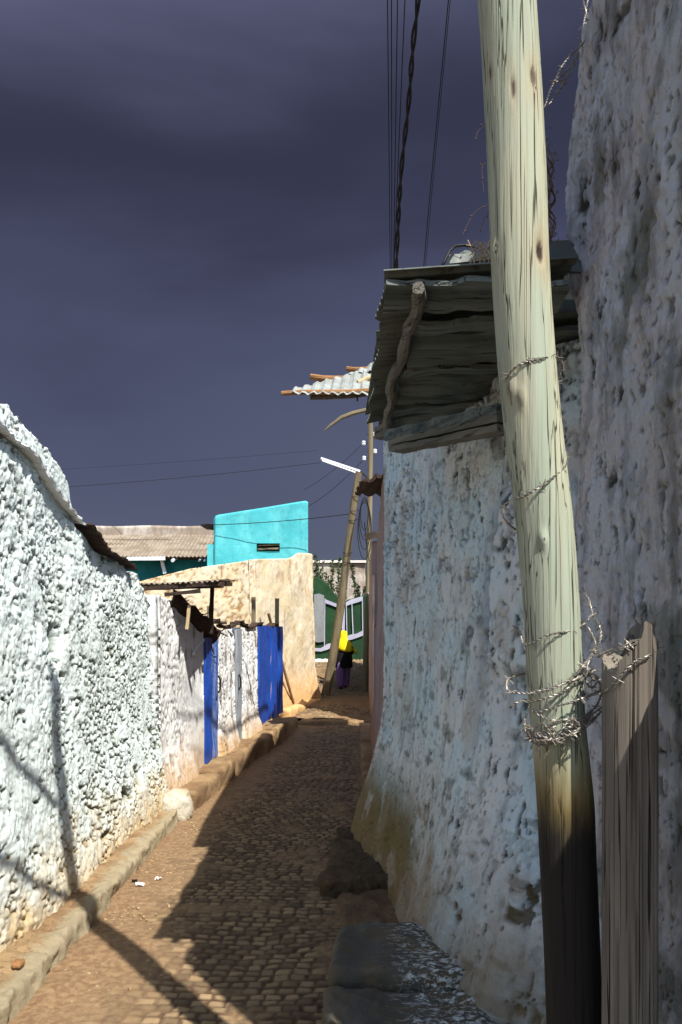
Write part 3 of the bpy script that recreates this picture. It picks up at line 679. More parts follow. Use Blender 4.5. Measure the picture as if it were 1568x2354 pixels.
def shadewall():
    def d(S, Z, X, Y): return .08*(fbm(S*2, Z*2, 171)-.5), {'pit': Z*0}
    o = wallmesh('shade_wall', [(.78, 25.3), (.74, 19.25), (1.3, 19.25), (1.3, 25.3)], [.08, .3, .5, .3], 0, lambda x, y: 3.15+.1*math.sin(y*2), .1, d, M_pink, None, origin=(1, 22, 0))  # barely seen wall added so the far lane falls in shade
    tag(o, 'clay wall added to shade the lane by the walking woman, mostly hidden behind the far upright pole', 'wall')
shadewall()
def shrub(loc, h, w, seed, lb, nst=9, leaves=900, mat=M_leaf):
    rs = random.Random(seed); t = thing('shrub', loc, lb, 'shrub', 'shrubs beyond the green wall'); st = MB(); V = []; Fc = []
    for k in range(nst):
        bx = rs.uniform(-w, w)*.6; hh = h*rs.uniform(.4, 1.)**.8; lean = rs.uniform(-.35, .35)
        pts = [np.array(loc)+np.array([bx+lean*u+.04*math.sin(u*5+k), rs.uniform(-.02, .02), hh*u]) for u in np.linspace(0, 1, 7)]
        st.tube(pts, np.linspace(.018, .006, 7), 5)
        for q in range(leaves//nst):
            u = rs.random()**.8; i = min(5, int(u*6)); p = pts[i]+(pts[i+1]-pts[i])*(u*6-i)
            r = (.16*(1-u)+.045)*rs.random(); an = rs.uniform(0, 6.28); c = p+np.array([r*math.cos(an), r*math.sin(an), rs.uniform(-.02, .03)])
            d = np.array([rs.uniform(-1, 1), rs.uniform(-1, 1), rs.uniform(.2, 1.4)]); d /= np.linalg.norm(d); e = np.cross(d, [rs.uniform(-1, 1), 1, .2]); e /= np.linalg.norm(e)
            L = rs.uniform(.07, .15); n0 = len(V); V += [c, c+d*L*.5+e*L*.26, c+d*L, c+d*L*.5-e*L*.22]; Fc.append((n0, n0+1, n0+2, n0+3))
    st.build('stem', M_vine, t); obj('foliage', V, Fc, mat, t)
shrub((P(750, 0, 31)[0], 31, 1.6), 3.4, .75, 5, 'spiky upright shrub with grey green leaves behind the green wall', 22, 2600)
shrub((P(724, 0, 30)[0], 30, 1.6), 3.6, .2, 6, 'thin tall shrub rising beside the turquoise house corner', 4, 700, M_leafdk)
shrub((P(833, 0, 30)[0], 30, 1.6), 3.0, .25, 8, 'dark bush half hidden behind the far upright pole', 7, 1800, M_leafdk)
shrub((P(795, 0, 30)[0], 30.2, 1.6), 1.75, .5, 9, 'low straggling dry shrub above the dip of the green wall', 12, 500)

# ------------------------------------------------------------------ right side: middle house + near wall
def midhouse():
    t = thing('middle_house', (1, 5.3, 0), 'blue grey limewashed house with a flared mossy base and ragged tin eaves on the right', 'house')
    def zt(x, y): return float(np.interp(y, [3, 3.4, 5.2, 6, 7.4], [3.28, 3.30, 3.42, 3.62, 3.92]))
    def disp(S, Z, X, Y):
        h, gap, g2 = rubble(S, Z, .06, 203, .7, -.05)
        up = ss(2.0, 2.5, Z)*ss(3.4, 4.2, Y)*.8+.5
        lump = .05*(fbm(S*2.2, Z*1.0, 204)-.5)+.020*(fbm(S*8, Z*1.8, 205)-.5)-.016*np.abs(fbm(S*22, Z*14, 225)-.5)-.010*np.abs(fbm(S*50, Z*30, 227)-.5)
        fl = ss(1.35, .05, Z)
        bat = -.05*Z*ss(7.4, 5.8, Y)+.18*fl*ss(5.6, 7.2, Y)*1.0+(.16+.24*ss(5.3, 4.3, Y))*np.clip(1-Z/1.8, 0, 1)**1.7
        front = ss(1.3, 1.0, X)
        holes = np.maximum(ss(.72, .77, fbm(S*16, Z*9, 206)), ss(.69, .75, fbm(S*42, Z*24, 226)))
        yc = 4.03+.13*(2.6-Z)+.02*np.sin(Z*9)
        rec = ss(1.86, 1.92, Z)*ss(2.66, 2.58, Z)*ss(yc-.09, yc-.06, Y)*ss(yc+.12, yc+.02, Y)
        lip = ss(yc, yc-.07, Y)*ss(1.75, 1.9, Z)*ss(2.75, 2.6, Z)*.05
        drip = ss(1.2, 1.9, Z)*ss(2.75, 2.6, Z)*ss(yc-.12, yc, Y)*ss(yc+.30, yc+.05, Y)*.45
        d = (h*up*(1-rec)+lump+bat-.014*holes-.08*rec+lip)*front
        moss = ss(1.0, .5, Z)*ss(4.9, 5.6, Y)*ss(.38, .5, fbm(S*5, Z*4, 207))
        tan = ss(.6, .72, fbm(S*3, Z*2, 208))*.4
        return d, {'pit': np.clip(gap*.55*up+holes*.9+.5*ss(.62, .75, fbm(S*5, Z*12, 209)), 0, 1), 'blue': np.clip(rec*1.2+drip, 0, 1), 'moss': moss, 'tan': tan}
    pts = [(.62, 7.55), (.40, 7.42), (.40, 7.15), (.47, 6.2), (.53, 5.4), (.60, 4.6), (.68, 4.0), (.84, 3.5), (1.12, 3.2), (1.6, 3.05), (2.6, 3.05), (2.6, 7.55)]
    wallmesh('wall', pts, [.03, .02, .014, .014, .013, .012, .011, .011, .05, .5, .6, .4], -.1, zt, .012, disp, M_mid, t)
    # corrugated sheet over the eave
    A = P(880, 622, 3.0); B = P(845, 972, 5.2)
    n = 300; G0 = []
    for i in range(n+1):
        u = i/n; e = A*(1-u)+B*u; e = e+np.array([.012*math.sin(u*23)+.008*(float(vn(np.array(u*11), np.array(2.)))-.5), 0, .03*math.sin(u*3.1)*-1])
        if .19 < u < .26: e = e+np.array([.02, 0, 0])
        r = np.array([.90 if e[1] < 3.5 else 1.75, e[1]+.02, e[2]+.06+.30*u]); w = .011*math.sin(i*2*math.pi/7.6)
        G0.append([e*(1-v)+r*v+np.array([0, 0, w]) for v in (0, .1, .3, .6, 1)])
    MB().grid(G0, -.003).build('roof_or_shade_sheet', M_tindark, t)
    # boards under it
    rs = random.Random(3); ys = [3.02, 3.26, 3.52, 3.80, 4.10, 4.42, 4.76, 5.12]
    for k in range(7):
        y0, y1 = ys[k]+.012, ys[k+1]-.012-.02*rs.random(); G0 = []
        xa = [.16, .30, .30, .29, .285, .28, .27][k]; zz = [3.345, 3.315, 3.305, 3.30, 3.305, 3.29, 3.28][k]; tl = [-.02, .05, -.06, .06, -.07, .05, -.04][k]; xe = .88 if k < 2 else 1.45
        for i in range(40):
            u = i/39; x = xa+(xe-xa)*u; row = []
            for j in range(4):
                v = j/3; yy = y0+(y1-y0)*v+.012*math.sin(u*9+k)+.03*(float(vn(np.array(u*16), np.array(k+v*3.)))-.5)
                row.append((x+(.02*rs.random() if i == 0 else 0), yy, zz-.01+(.0+.03*k)*u+tl*(v-.5)+.014*float(vn(np.array(u*9), np.array(k*2.)))))
            G0.append(row)
        MB().grid(G0, .022).build('board', M_dark, t)
    a = P(962, 652, 2.99); b = P(880, 988, 4.95); pts = []; 
    for i in range(24):
        u = i/23; c = a*(1-u)+b*u; pts.append(c+np.array([.012*math.sin(u*9)+.010*math.sin(u*21), 0, -.015]))
    rr = .026*(1+.18*np.sin(np.arange(24)*1.9)-.25*(np.arange(24) % 6 == 5)); MB().tube(pts, rr, 9, rough=.3).build('batten_log', M_grey, t)
    # lower lean-to planks
    for k, (x0, y0, Ya, x1, y1, Yb, w, h) in enumerate([(905, 1003, 4.62, 1165, 943, 3.62, .12, .055), (910, 1018, 4.58, 1165, 962, 3.60, .10, .035), (912, 1034, 4.55, 1165, 985, 3.6, .10, .03)]):
        MB().beam(P(x0, y0, Ya), P(x1, y1, Yb), w, h, 16, .18, k+5).build('plank', M_grey if k else M_dark, t)
    MB().beam(P(868, 996, 5.0), P(898, 988, 4.9), .06, .075, 4, .15, 2).build('plank_end', M_grey, t)
    G0 = []
    for i in range(120):
        u = i/119; y = 4.78+3.5*u; w = .01*math.sin(i*2*math.pi/7.); G0.append([(.29-.04*min(1, u*4), y, 4.02+.26*u+w), (.9, y, 4.12+.26*u+w), (2.6, y, 4.4+.2*u+w)])
    MB().grid(G0, -.004).build('roof_or_shade_sheet', M_tindark, t)  # hidden sheet added to throw shade across the lane
    # loose tin and beam on top of the roof
    G0 = [[P(x, y, 3.35), P(x+3, y-6+.4*abs(x-1060)/10, 3.6)] for x, y in ((1046, 592), (1052, 588), (1066, 580), (1082, 582), (1098, 590), (1112, 588), (1130, 586))]
    MB().grid(G0, .004).build('loose_tin', M_tindark, t)
    MB().beam(P(1031, 602, 3.3), P(1135, 592, 3.3), .05, .035, 8, .15, 5).build('roof_beam', M_tin, t)
    MB().beam(P(1034, 612, 3.32), P(1135, 607, 3.32), .04, .03, 8, .15, 6).build('roof_beam', M_rust, t)
    MB().grid([[P(1245, 560, 3.3), P(1248, 625, 3.15)], [P(1280, 558, 3.3), P(1285, 628, 3.15)], [P(1330, 556, 3.3), P(1335, 630, 3.15)]], .01).build('ridge_tin', M_tindark, t)
    # little second storey set back at the far end, which carries the upper tin roof
midhouse()
o = MB(); rs = random.Random(9)
for k in range(46):
    c = P(rs.uniform(1080, 1128), rs.uniform(560, 622), 3.2); d = np.array([rs.uniform(-1, 1)*.6, rs.uniform(-.3, .3), rs.uniform(-.6, 1)])*rs.uniform(.02, .06)
    o.tube([c-d, c+d*.2+np.array([.004, 0, .004]), c+d], .0022, 4)
tag(o.build('debris_heap', M_straw, None, origin=tuple(P(1110, 620, 3.2))), 'tangle of dry sticks lying on the tin roof beside the pole', 'debris')
tag(MB().tube([P(1010, 622, 3.2), P(1022, 600, 3.2), P(1033, 578, 3.22), P(1045, 566, 3.25), P(1065, 563, 3.3), P(1090, 566, 3.3)], .006, 7).build('roof_cable', M_black, None, True, origin=tuple(P(1010, 622, 3.2))), 'short black cable curling over the roof edge left of the pole', 'cable')

def farright():
    t = thing('pink_house', (1, 11, 0), 'pinkish clay house past the limewashed wall with ragged overhanging roof logs', 'house')
    def zt(x, y): return float(np.interp(y, [7.6, 11, 12.5, 13.6, 14.6], [4.3, 4.35, 4.45, 4.1, 3.0]))
    def disp(S, Z, X, Y): return .10*(fbm(S*1.5, Z*.8, 221)-.5)+.10*ss(1, 0, Z)-.015*Z+.07*np.sin(Z*2.2)*0, {'pit': Z*0}
    wallmesh('wall', [(.60, 14.5), (.56, 12.0), (.56, 7.7), (2.6, 7.7), (2.6, 14.5)], [.04, .04, .5, .5, .4], -.1, zt, .04, disp, M_pink, t)
    V, Fc = rbox([(.86, 12.7), (2.5, 12.7), (2.5, 13.7), (.86, 13.7)], None, 4.2, 6.2, .12, .04, .05, 44); obj('upper_wall', V, Fc, M_pink, t)
    n = 70; F1 = P(668, 903, 13.4); F2 = P(862, 905, 13.4); B1 = P(674, 893, 13.6); B2 = P(866, 843, 14.6); G0 = []
    for i in range(n+1):
        u = i/n; w = np.array([0, 0, .026*math.sin(u*2*math.pi*8.5)*(.8+.4*math.sin(i))]); f = F1*(1-u)+F2*u; b = B1*(1-u)+B2*u
        G0.append([f*(1-v)+b*v+w for v in (0, .3, .7, 1)])
    MB().grid(G0, .006).build('tin_roof', M_tin, t)
    G0 = []
    for i in range(30):
        u = i/29; w = np.array([0, 0, .018*math.sin(u*2*math.pi*3)]); f = P(795, 862, 14.3)*(1-u)+P(870, 850, 14.3)*u; b = P(800, 860, 14.4)*(1-u)+P(870, 828, 14.9)*u
        G0.append([f+w, b+w])
    MB().grid(G0, .006).build('tin_roof', M_tin, t)
    for k, (a, b, r, mt) in enumerate([((647, 904, 13.5), (868, 897, 13.5), .04, M_log), ((713, 914, 13.65), (868, 903, 13.65), .047, M_grey), ((714, 867, 14.4), (820, 874, 14.3), .055, M_log), ((797, 847, 14.7), (868, 852, 14.6), .045, M_log), ((822, 878, 13.9), (868, 862, 14.1), .038, M_straw)]):
        a = P(*a); b = P(*b); pts = [a+(b-a)*u+np.array([0, 0, .01*math.sin(u*7+k)]) for u in np.linspace(0, 1, 9)]
        MB().tube(pts, r*np.linspace(1, 1.1, 9), 9, rough=.25, seed=k).build('roof_log', mt, t)
    MB().tube([P(821, 905, 13.6), P(822, 922, 13.6)], .015, 5).build('roof_peg', M_rust, t)
    G0 = []
    for i in range(120):
        u = i/119; y = 7.6+3.1*u; w = .01*math.sin(i*2*math.pi/7.); G0.append([(.50-.02*u, y, 4.70+w), (1.2, y, 4.85+w), (2.6, y, 5.1+w)])
    MB().grid(G0, -.004).build('roof_or_shade_sheet', M_tindark, t)  # another hidden sheet, added to carry the lane shadow further along
    # small ragged overhang
    G0 = []; C0 = P(880, 1086, 12); C1 = P(834, 1104, 12); C2 = P(818, 1130, 13.4); C3 = P(878, 1132, 13.6)
    for i in range(13):
        u = i/12; row = []
        for j in range(9):
            v = j/8; c = (C1*(1-u)+C0*u)*(1-v)+(C2*(1-u)+C3*u)*v; row.append(c+np.array([.03*math.sin(v*20)*(u < .1), 0, .03*math.sin(u*12+v*5)]))
        G0.append(row)
    MB().grid(G0, .05).build('ragged_eave', M_rust, t)
    pts = [P(745, 990, 11), P(760, 978, 11), P(785, 960, 11), P(810, 950, 11), P(850, 940, 11), P(900, 935, 11.3)]
    MB().tube(pts, [.008, .02, .028, .03, .028, .028], 7, rough=.3).build('bent_branch', M_farpole, t)
farright()

def nearwall():
    def zt(x, y):
        if y < 1.93: return 2.22+.03*math.sin(y*9)
        return float(np.interp(y, [1.93, 2.6, 2.9, 3.2, 3.45], [4.62, 4.55, 4.36, 4.34, 4.28]))+.05*float(vn(np.array(y*14), np.array(1.)))
    def disp(S, Z, X, Y):
        h, gap, g2 = rubble(S, Z, .05, 303, .28, -.03)
        f = ss(1.25, 1.05, X)
        rdg = lambda k, sd: np.abs(fbm(S*k, Z*k*.8, sd, 3)-.5)
        lump = .04*(fbm(S*3, Z*2, 304)-.5)+.016*(fbm(S*11, Z*7, 305)-.5)-.030*rdg(16, 311)-.024*rdg(38, 312)+.02*ss(.5, .62, fbm(S*5, Z*4, 313))*(.5-rdg(24, 314)*2)
        holes = np.maximum(ss(.71, .76, fbm(S*14, Z*11, 306)), ss(.68, .74, fbm(S*44, Z*34, 326)))
        edge = ss(3.1, 3.45, Y)*.06*np.sin(Z*3.4+1.2)
        end = -.05*ss(3.30, 3.45, Y)
        return (h*.4+lump-.010*holes+end)*f+edge*f, {'pit': np.clip(holes*.7+.35*ss(.55, .7, fbm(S*9, Z*6, 331)), 0, 1), 'moss': ss(.6, .75, fbm(S*4, Z*4, 308))*.6}
    o = wallmesh('plaster_wall', [(1.3, 3.40), (1.08, 3.44), (.98, 3.40), (.95, 3.2), (.95, 1.945), (.95, 1.93), (.95, .6), (1.3, .6), (1.3, 1.93), (1.3, 1.945)],
             [.04, .012, .01, .0075, .01, .03, .2, .3, .01, .3], -.1, zt, .009, disp, M_near, None, origin=(1.1, 2.4, 0))
    tag(o, 'towering grey plaster wall close up on the right behind the timber pole', 'wall')
nearwall()

def catmull(pts, step=.004):
    p = np.asarray(pts, float); p = np.vstack([2*p[0]-p[1], p, 2*p[-1]-p[-2]]); out = []
    for i in range(1, len(p)-2):
        L = np.linalg.norm(p[i+1]-p[i]); n = max(2, int(L/step))
        for k in range(n):
            t = k/n; out.append(.5*((2*p[i])+(-p[i-1]+p[i+1])*t+(2*p[i-1]-5*p[i]+4*p[i+1]-p[i+2])*t*t+(-p[i-1]+3*p[i]-3*p[i+1]+p[i+2])*t**3))
    out.append(p[-2]); return np.array(out)
# ------------------------------------------------------------------ near pole and post
PY = 2.25
PC = [(-2600, 1000), (-1200, 1085), (-400, 1142), (0, 1165), (200, 1178), (400, 1189), (600, 1194), (800, 1207), (1000, 1226), (1200, 1252), (1400, 1268), (1600, 1277), (1700, 1284), (1800, 1298), (2000, 1306), (2200, 1316), (2353, 1321), (3100, 1352)]
PW = [(-2600, 96), (0, 132), (600, 131), (1000, 130), (1200, 128), (1700, 123), (1850, 127), (2353, 124), (3100, 130)]
def polec(y):
    return float(np.interp(y, *zip(*PC))), float(np.interp(y, *zip(*PW)))/2
def bigpole():
    zs = np.arange(-.05, 7.4, .012); n = 96; th = np.linspace(0, 2*np.pi, n, endpoint=False)
    ypx = HY-(zs-EYE)*F/PY
    k = 9; ex = np.interp(ypx, [a for a, b in PC], [b for a, b in PC]); 
    ex = np.convolve(np.pad(ex, k, mode='edge'), np.ones(2*k+1)/(2*k+1), 'valid')
    w = np.interp(ypx, [a for a, b in PW], [b for a, b in PW])/2
    cx = (ex-HX)*PY/F; R = w*PY/F
    T, Z = np.meshgrid(th, zs)
    CX = cx[:, None]; RR = R[:, None]*(1+.03*(fbm(T*1.2+3, Z*1.5, 401)-.5)*2)
    knot = np.zeros_like(Z); warm = np.zeros_like(Z)
    ringn = fbm(np.cos(T)*14+20, np.sin(T)*14+Z*.9, 402)   # long splits
    crack = ss(.64, .67, ringn)
    RR = RR-.0006*crack
    for (px, py, rx, ry, d, op) in ((1228, 605, .014, .030, -.010, 1), (1234, 1247, .012, .024, .012, 0), (1213, 215, .012, .03, -.006, .8), (1165, 245, .006, .03, -.005, .8), (1132, 590, .012, .03, .008, .1), (1185, 930, .012, .03, .008, .4), (1300, 955, .006, .03, -.006, .8), (1165, 905, .015, .03, .010, .3), (1120, 190, .005, .02, -.004, .8)):
        c, hw = polec(py); sn = max(-.97, min(.97, (px-c)/hw)); tk = -math.acos(sn) if True else 0
        zk = EYE+(HY-py)*PY/F; rad = hw*PY/F
        dt = (np.angle(np.exp(1j*(T-tk))))*rad; q = np.hypot(dt/rx, (Z-zk)/ry)
        RR = RR+d*np.exp(-q**2*1.2); knot = np.maximum(knot, op*ss(1.1, .7, q)); warm = np.maximum(warm, .8*op*np.exp(-(np.hypot(dt/(rx*2.2), (Z-zk)/(ry*2.6)))**2))
    X = CX+RR*np.cos(T); Y = PY+RR*np.sin(T)
    V = np.stack([X, Y, Z], -1).reshape(-1, 3); m = len(zs)
    i = np.arange(m-1)[:, None]*n; j = np.arange(n)[None]; j2 = (j+1) % n
    Q = np.stack([i+j, i+j2, i+n+j2, i+n+j], -1).reshape(-1, 4)
    o = obj('utility_pole', V, Q, M_pole, None, True, {'knot': knot, 'warm': warm}, origin=(cx[0], PY, 0))
    for (z0, z1, x0) in ((6.35, 11.2, .32), (5.5, 10.3, .36)):
        MB().tube(catmull([(x0, 2.2, z0), (x0, 1.2, z0+.72), (x0+.02, -1, (z0+z1)/2+.1), (x0+.1, -4, z1)], .2), .035, 8).build('shadow_cable', M_black, o)  # unseen cables, assumed and added to cast slanting shadows on the left wall
    tag(o, 'thick pale green timber pole close up with a dark tarred foot, wrapped in barbed wire', 'utility pole')
bigpole()
def shortpost():
    Yc = 2.1; c0 = P(1447, 0, Yc)[0]; n = 80; zs = np.arange(0, 2.03, .008); th = np.linspace(0, 2*np.pi, n, endpoint=False)
    T, Z = np.meshgrid(th, zs); R = .071*(1+.04*(fbm(T*1.3, Z*1.2, 411)-.5)*2)
    xr = np.cos(T); crack = ss(.60, .66, fbm(np.cos(T)*12+9, np.sin(T)*12+Z*.7, 412))
    R = R-.006*crack
    for xc in (-.28, .22, .62):
        dd = np.abs(xr-xc-.06*np.sin(Z*2+xc*9)); R = R-np.where(np.sin(T) < 0, .011*ss(.035, .0, dd), 0)
    ztop = 1.955+.02*np.sin(T*3)+.012*fbm(T*5, T*3, 9)-.04*ss(-.2, -.9, xr)
    spike = ss(.02, .30, xr)*ss(.85, .5, xr); ztop = ztop+spike*.06-.09*ss(.72, .95, xr)
    frac = Z/2.022
    Zn = np.where(frac > .8, 1.6176+(ztop-1.6176)*(frac-.8)/.2, Z)
    X = c0-.004*Z*0+R*np.cos(T); Y = Yc+R*np.sin(T)
    V = np.stack([X, Y, Zn], -1).reshape(-1, 3); m = len(zs); i = np.arange(m-1)[:, None]*n; j = np.arange(n)[None]; j2 = (j+1) % n
    Q = [tuple(q) for q in np.stack([i+j, i+j2, i+n+j2, i+n+j], -1).reshape(-1, 4)]
    V = np.vstack([V, [[c0, Yc, 1.93]]]); cidx = len(V)-1; Q += [((m-1)*n+k, (m-1)*n+(k+1) % n, cidx) for k in range(n)]
    o = obj('fence_post', V, Q, M_post, None, False, origin=(c0, Yc, 0))
    tag(o, 'short split grey brown timber post with a broken pointed top beside the thick pole', 'post')
    # splinter standing on the broken top
    a = P(1487, 1500, 2.08); MB().tube([a+np.array([-.004, 0, -.05]), a+np.array([-.002, 0, -.01]), P(1487, 1470, 2.08), P(1484, 1447, 2.08)], [.026, .027, .020, .003], 8, rough=.35).build('splinter', M_post, o)
shortpost()

# ------------------------------------------------------------------ barbed wire
def barbed(mb, pts, seed=0, gap=.075, r=.0017, barb=.019):
    rs = random.Random(seed); c = catmull(pts); T = np.gradient(c, axis=0); T /= np.linalg.norm(T, axis=1)[:, None]+1e-9
    a = np.cross(T, [0.31, .2, 1.]); a /= np.linalg.norm(a, axis=1)[:, None]+1e-9; b = np.cross(T, a)
    s_ = np.concatenate([[0], np.cumsum(np.linalg.norm(np.diff(c, axis=0), axis=1))])
    for ph in (0, math.pi):
        w = s_*2*math.pi/.028+ph; q = c+(a*np.cos(w)[:, None]+b*np.sin(w)[:, None])*.0022; mb.tube(q, r, 4)
    d = rs.uniform(.01, gap)
    while d < s_[-1]:
        i = int(np.searchsorted(s_, d)); i = min(i, len(c)-1)
        for k in range(2):      # coil + 2 spikes each
            an = rs.uniform(0, 6.28); v = a[i]*math.cos(an)+b[i]*math.sin(an)+T[i]*rs.uniform(-.5, .5); o = T[i]*(.002 if k else -.002)
            mb.tube([c[i]-v*barb+o, c[i]+o*1.4, c[i]+v*barb*rs.uniform(.6, 1)+o], [.0008, .0015, .0008], 4)
        mb.tube([c[i]-T[i]*.004, c[i]+T[i]*.004], .0036, 6); d += gap*rs.uniform(.7, 1.3)
def wrap(x0, y0, x1, y1, yl=0, yr=0, back=True):      # points over the front of the pole from (x0,y0) to (x1,y1) in picture measure
    out = []
    for u in np.linspace(0, 1, 9):
        x = x0+(x1-x0)*u; y = y0+(y1-y0)*u+8*math.sin(u*3.1416)*(1 if y1 < y0 else -1)*0; c, hw = polec(y); q = np.clip((x-c)/hw, -1, 1)
        Y = PY-(hw*PY/F+.004)*math.sqrt(max(0, 1-q*q))-.001; out.append(P(x, y, Y))
    return out
W = lambda *l: [P(x, y, Y) for x, y, Y in l]
def wires():
    lab = {}
    def one(paths, label, seed):
        mb = MB()
        for k, p in enumerate(paths): barbed(mb, p, seed+k)
        o = mb.build('barbed_wire', M_wire, None, origin=tuple(paths[0][0])); tag(o, label, 'barbed wire', 'barbed wire round the pole')
    one([W((1133, 912, 2.3), (1150, 897, 2.26), (1163, 872, 2.21))+[P(1178, 850, 2.185), P(1200, 835, 2.172), P(1225, 826, 2.166), P(1250, 823, 2.172), P(1275, 819, 2.22)]+W((1285, 826, 2.28), (1296, 845, 2.30), (1285, 862, 2.31), (1280, 895, 2.33))], 'uppermost strand of barbed wire looped round the pole', 1)
    one([W((1300, 1038, 2.28), (1303, 1060, 2.22))+[P(1292, 1078, 2.19), P(1265, 1102, 2.168), P(1235, 1122, 2.165), P(1205, 1140, 2.18)]+W((1182, 1147, 2.2), (1160, 1160, 2.22), (1157, 1185, 2.22), (1170, 1205, 2.26), (1190, 1220, 2.3))], 'single barbed wire strand slanting over the middle of the pole', 11)
    one([W((1180, 1438, 2.3), (1194, 1450, 2.26), (1206, 1480, 2.22))+[P(1222, 1478, 2.188), P(1250, 1463, 2.166), P(1280, 1455, 2.163), P(1310, 1450, 2.18)]+W((1340, 1437, 2.22), (1355, 1418, 2.22), (1375, 1408, 2.24)),
         W((1330, 1358, 2.3), (1350, 1372, 2.26), (1362, 1410, 2.24), (1378, 1440, 2.22), (1380, 1470, 2.2), (1365, 1500, 2.19), (1345, 1525, 2.17))+[P(1310, 1560, 2.15), P(1270, 1583, 2.145), P(1230, 1592, 2.16)]+W((1195, 1592, 2.17), (1168, 1585, 2.2), (1170, 1560, 2.24), (1205, 1548, 2.3)),
         W((1350, 1440, 2.2), (1368, 1480, 2.19), (1352, 1520, 2.17), (1348, 1550, 2.16))], 'loose barbed wire loop bulging right of the pole near the post', 21)
    one([W((1368, 1565, 2.25), (1340, 1540, 2.2), (1320, 1570, 2.16))+[P(1290, 1590, 2.148), P(1250, 1605, 2.15), P(1220, 1612, 2.17)]+W((1190, 1612, 2.17), (1170, 1628, 2.18)),
         W((1385, 1585, 2.2), (1350, 1600, 2.16), (1310, 1615, 2.145), (1270, 1625, 2.15), (1235, 1635, 2.17), (1215, 1625, 2.2)),
         W((1235, 1640, 2.17), (1270, 1655, 2.15), (1320, 1655, 2.15), (1352, 1640, 2.18), (1375, 1615, 2.22), (1382, 1580, 2.24), (1365, 1550, 2.24), (1345, 1560, 2.2), (1360, 1580, 2.2), (1380, 1560, 2.22)),
         W((1225, 1590, 2.17), (1285, 1575, 2.15), (1335, 1556, 2.17), (1372, 1540, 2.24))], 'three barbed wire strands crossing the pole above the tangle', 31)
    rs = random.Random(5); paths = []
    for k in range(9):
        ys = 1660+rs.uniform(0, 30); pts = [P(1205+rs.uniform(-4, 8), ys, 2.2), P(1222, ys+rs.uniform(5, 20), 2.165)]
        for x in (1250, 1280, 1310): pts.append(P(x+rs.uniform(-8, 8), 1680+rs.uniform(-22, 26)-(12 if x > 1300 else 0), 2.145+rs.uniform(-.02, .01)))
        pts += [P(1340, 1668+rs.uniform(-15, 8), 2.16), P(1370+rs.uniform(-15, 15), 1640+rs.uniform(-15, 12), 2.2)]
        paths.append(pts)
    paths.append(W((1210, 1640, 2.2), (1205, 1670, 2.18), (1215, 1700, 2.17), (1250, 1712, 2.15), (1290, 1700, 2.15), (1320, 1680, 2.16)))
    one(paths, 'dense tangle of barbed wire bunched round the pole just above the tarred foot', 41)
    one([W((1374, 1510, 2.2), (1392, 1498, 2.1), (1420, 1490, 2.04), (1450, 1475, 2.03), (1480, 1470, 2.05), (1505, 1468, 2.12), (1510, 1490, 2.09), (1490, 1508, 2.03), (1460, 1520, 2.015), (1432, 1545, 2.02), (1405, 1578, 2.04), (1385, 1590, 2.1), (1350, 1600, 2.18)),
         W((1395, 1505, 2.08), (1425, 1492, 2.03), (1460, 1480, 2.03), (1478, 1462, 2.05))], 'barbed wire hooked over the broken top of the short post', 61)
    one([W((1340, 0, 3.1), (1352, 60, 3.1), (1340, 100, 3.1), (1300, 140, 3.1), (1268, 200, 3.1), (1250, 250, 3.1)), W((1355, -20, 3.2), (1335, 90, 3.15), (1315, 160, 3.15), (1290, 200, 3.1), (1262, 240, 3.1)),
         W((1330, 130, 3.1), (1300, 165, 3.1), (1270, 190, 3.1), (1300, 185, 3.15), (1280, 215, 3.2)), W((1380, -20, 3.0), (1378, 30, 3.0), (1350, 50, 3.05))], 'rusty barbed wire hanging from the top of the near wall', 71)
wires()
def vines():
    rs = random.Random(12); mb = MB()
    for k in range(7):
        x = 1262+rs.uniform(-12, 10); pts = []
        for y in range(330+k*15, 560, 28): pts.append(P(x+rs.uniform(-10, 10), y, 3.1+rs.uniform(-.05, .05)))
        mb.tube(catmull(pts, .01), .003, 5)
    for k in range(60):
        c = P(rs.uniform(1246, 1280), rs.uniform(290, 570), 3.1); d = np.array([rs.uniform(-1, 1), 0, rs.uniform(-1, 1)])*.02; mb.tube([c, c+d], .0015, 4)
    o = mb.build('dry_vine', M_vine, None, origin=tuple(P(1262, 600, 3.1))); tag(o, 'dry brown vine hanging between the thick pole and the near wall', 'vine')
    mb = MB(); 
    for (x0, y0, pts) in ((0, 0, [(1140, 465), (1110, 475), (1090, 490), (1075, 515), (1063, 540)]), (0, 0, [(1138, 470), (1120, 490), (1105, 525)]), (0, 0, [(1140, 380), (1112, 376), (1108, 400), (1112, 440)]), (0, 0, [(1138, 275), (1100, 300), (1095, 320)])):
        c = catmull([P(x, y, 3.1) for x, y in pts], .01); mb.tube(c, .0009, 4)
        for q in range(0, len(c), 5): 
            p = c[q]+np.array([rs.uniform(-.01, .01), 0, rs.uniform(-.01, .01)]); mb.tube([p-np.array([0, 0, .004]), p, p+np.array([0, 0, .004])], [.001, .0045, .001], 6)
    o = mb.build('seed_stalks', M_vine, None, origin=tuple(P(1140, 465, 3.1))); tag(o, 'thin dangling stalks with tiny seed beads left of the thick pole', 'plant', None, 'stuff')
vines()

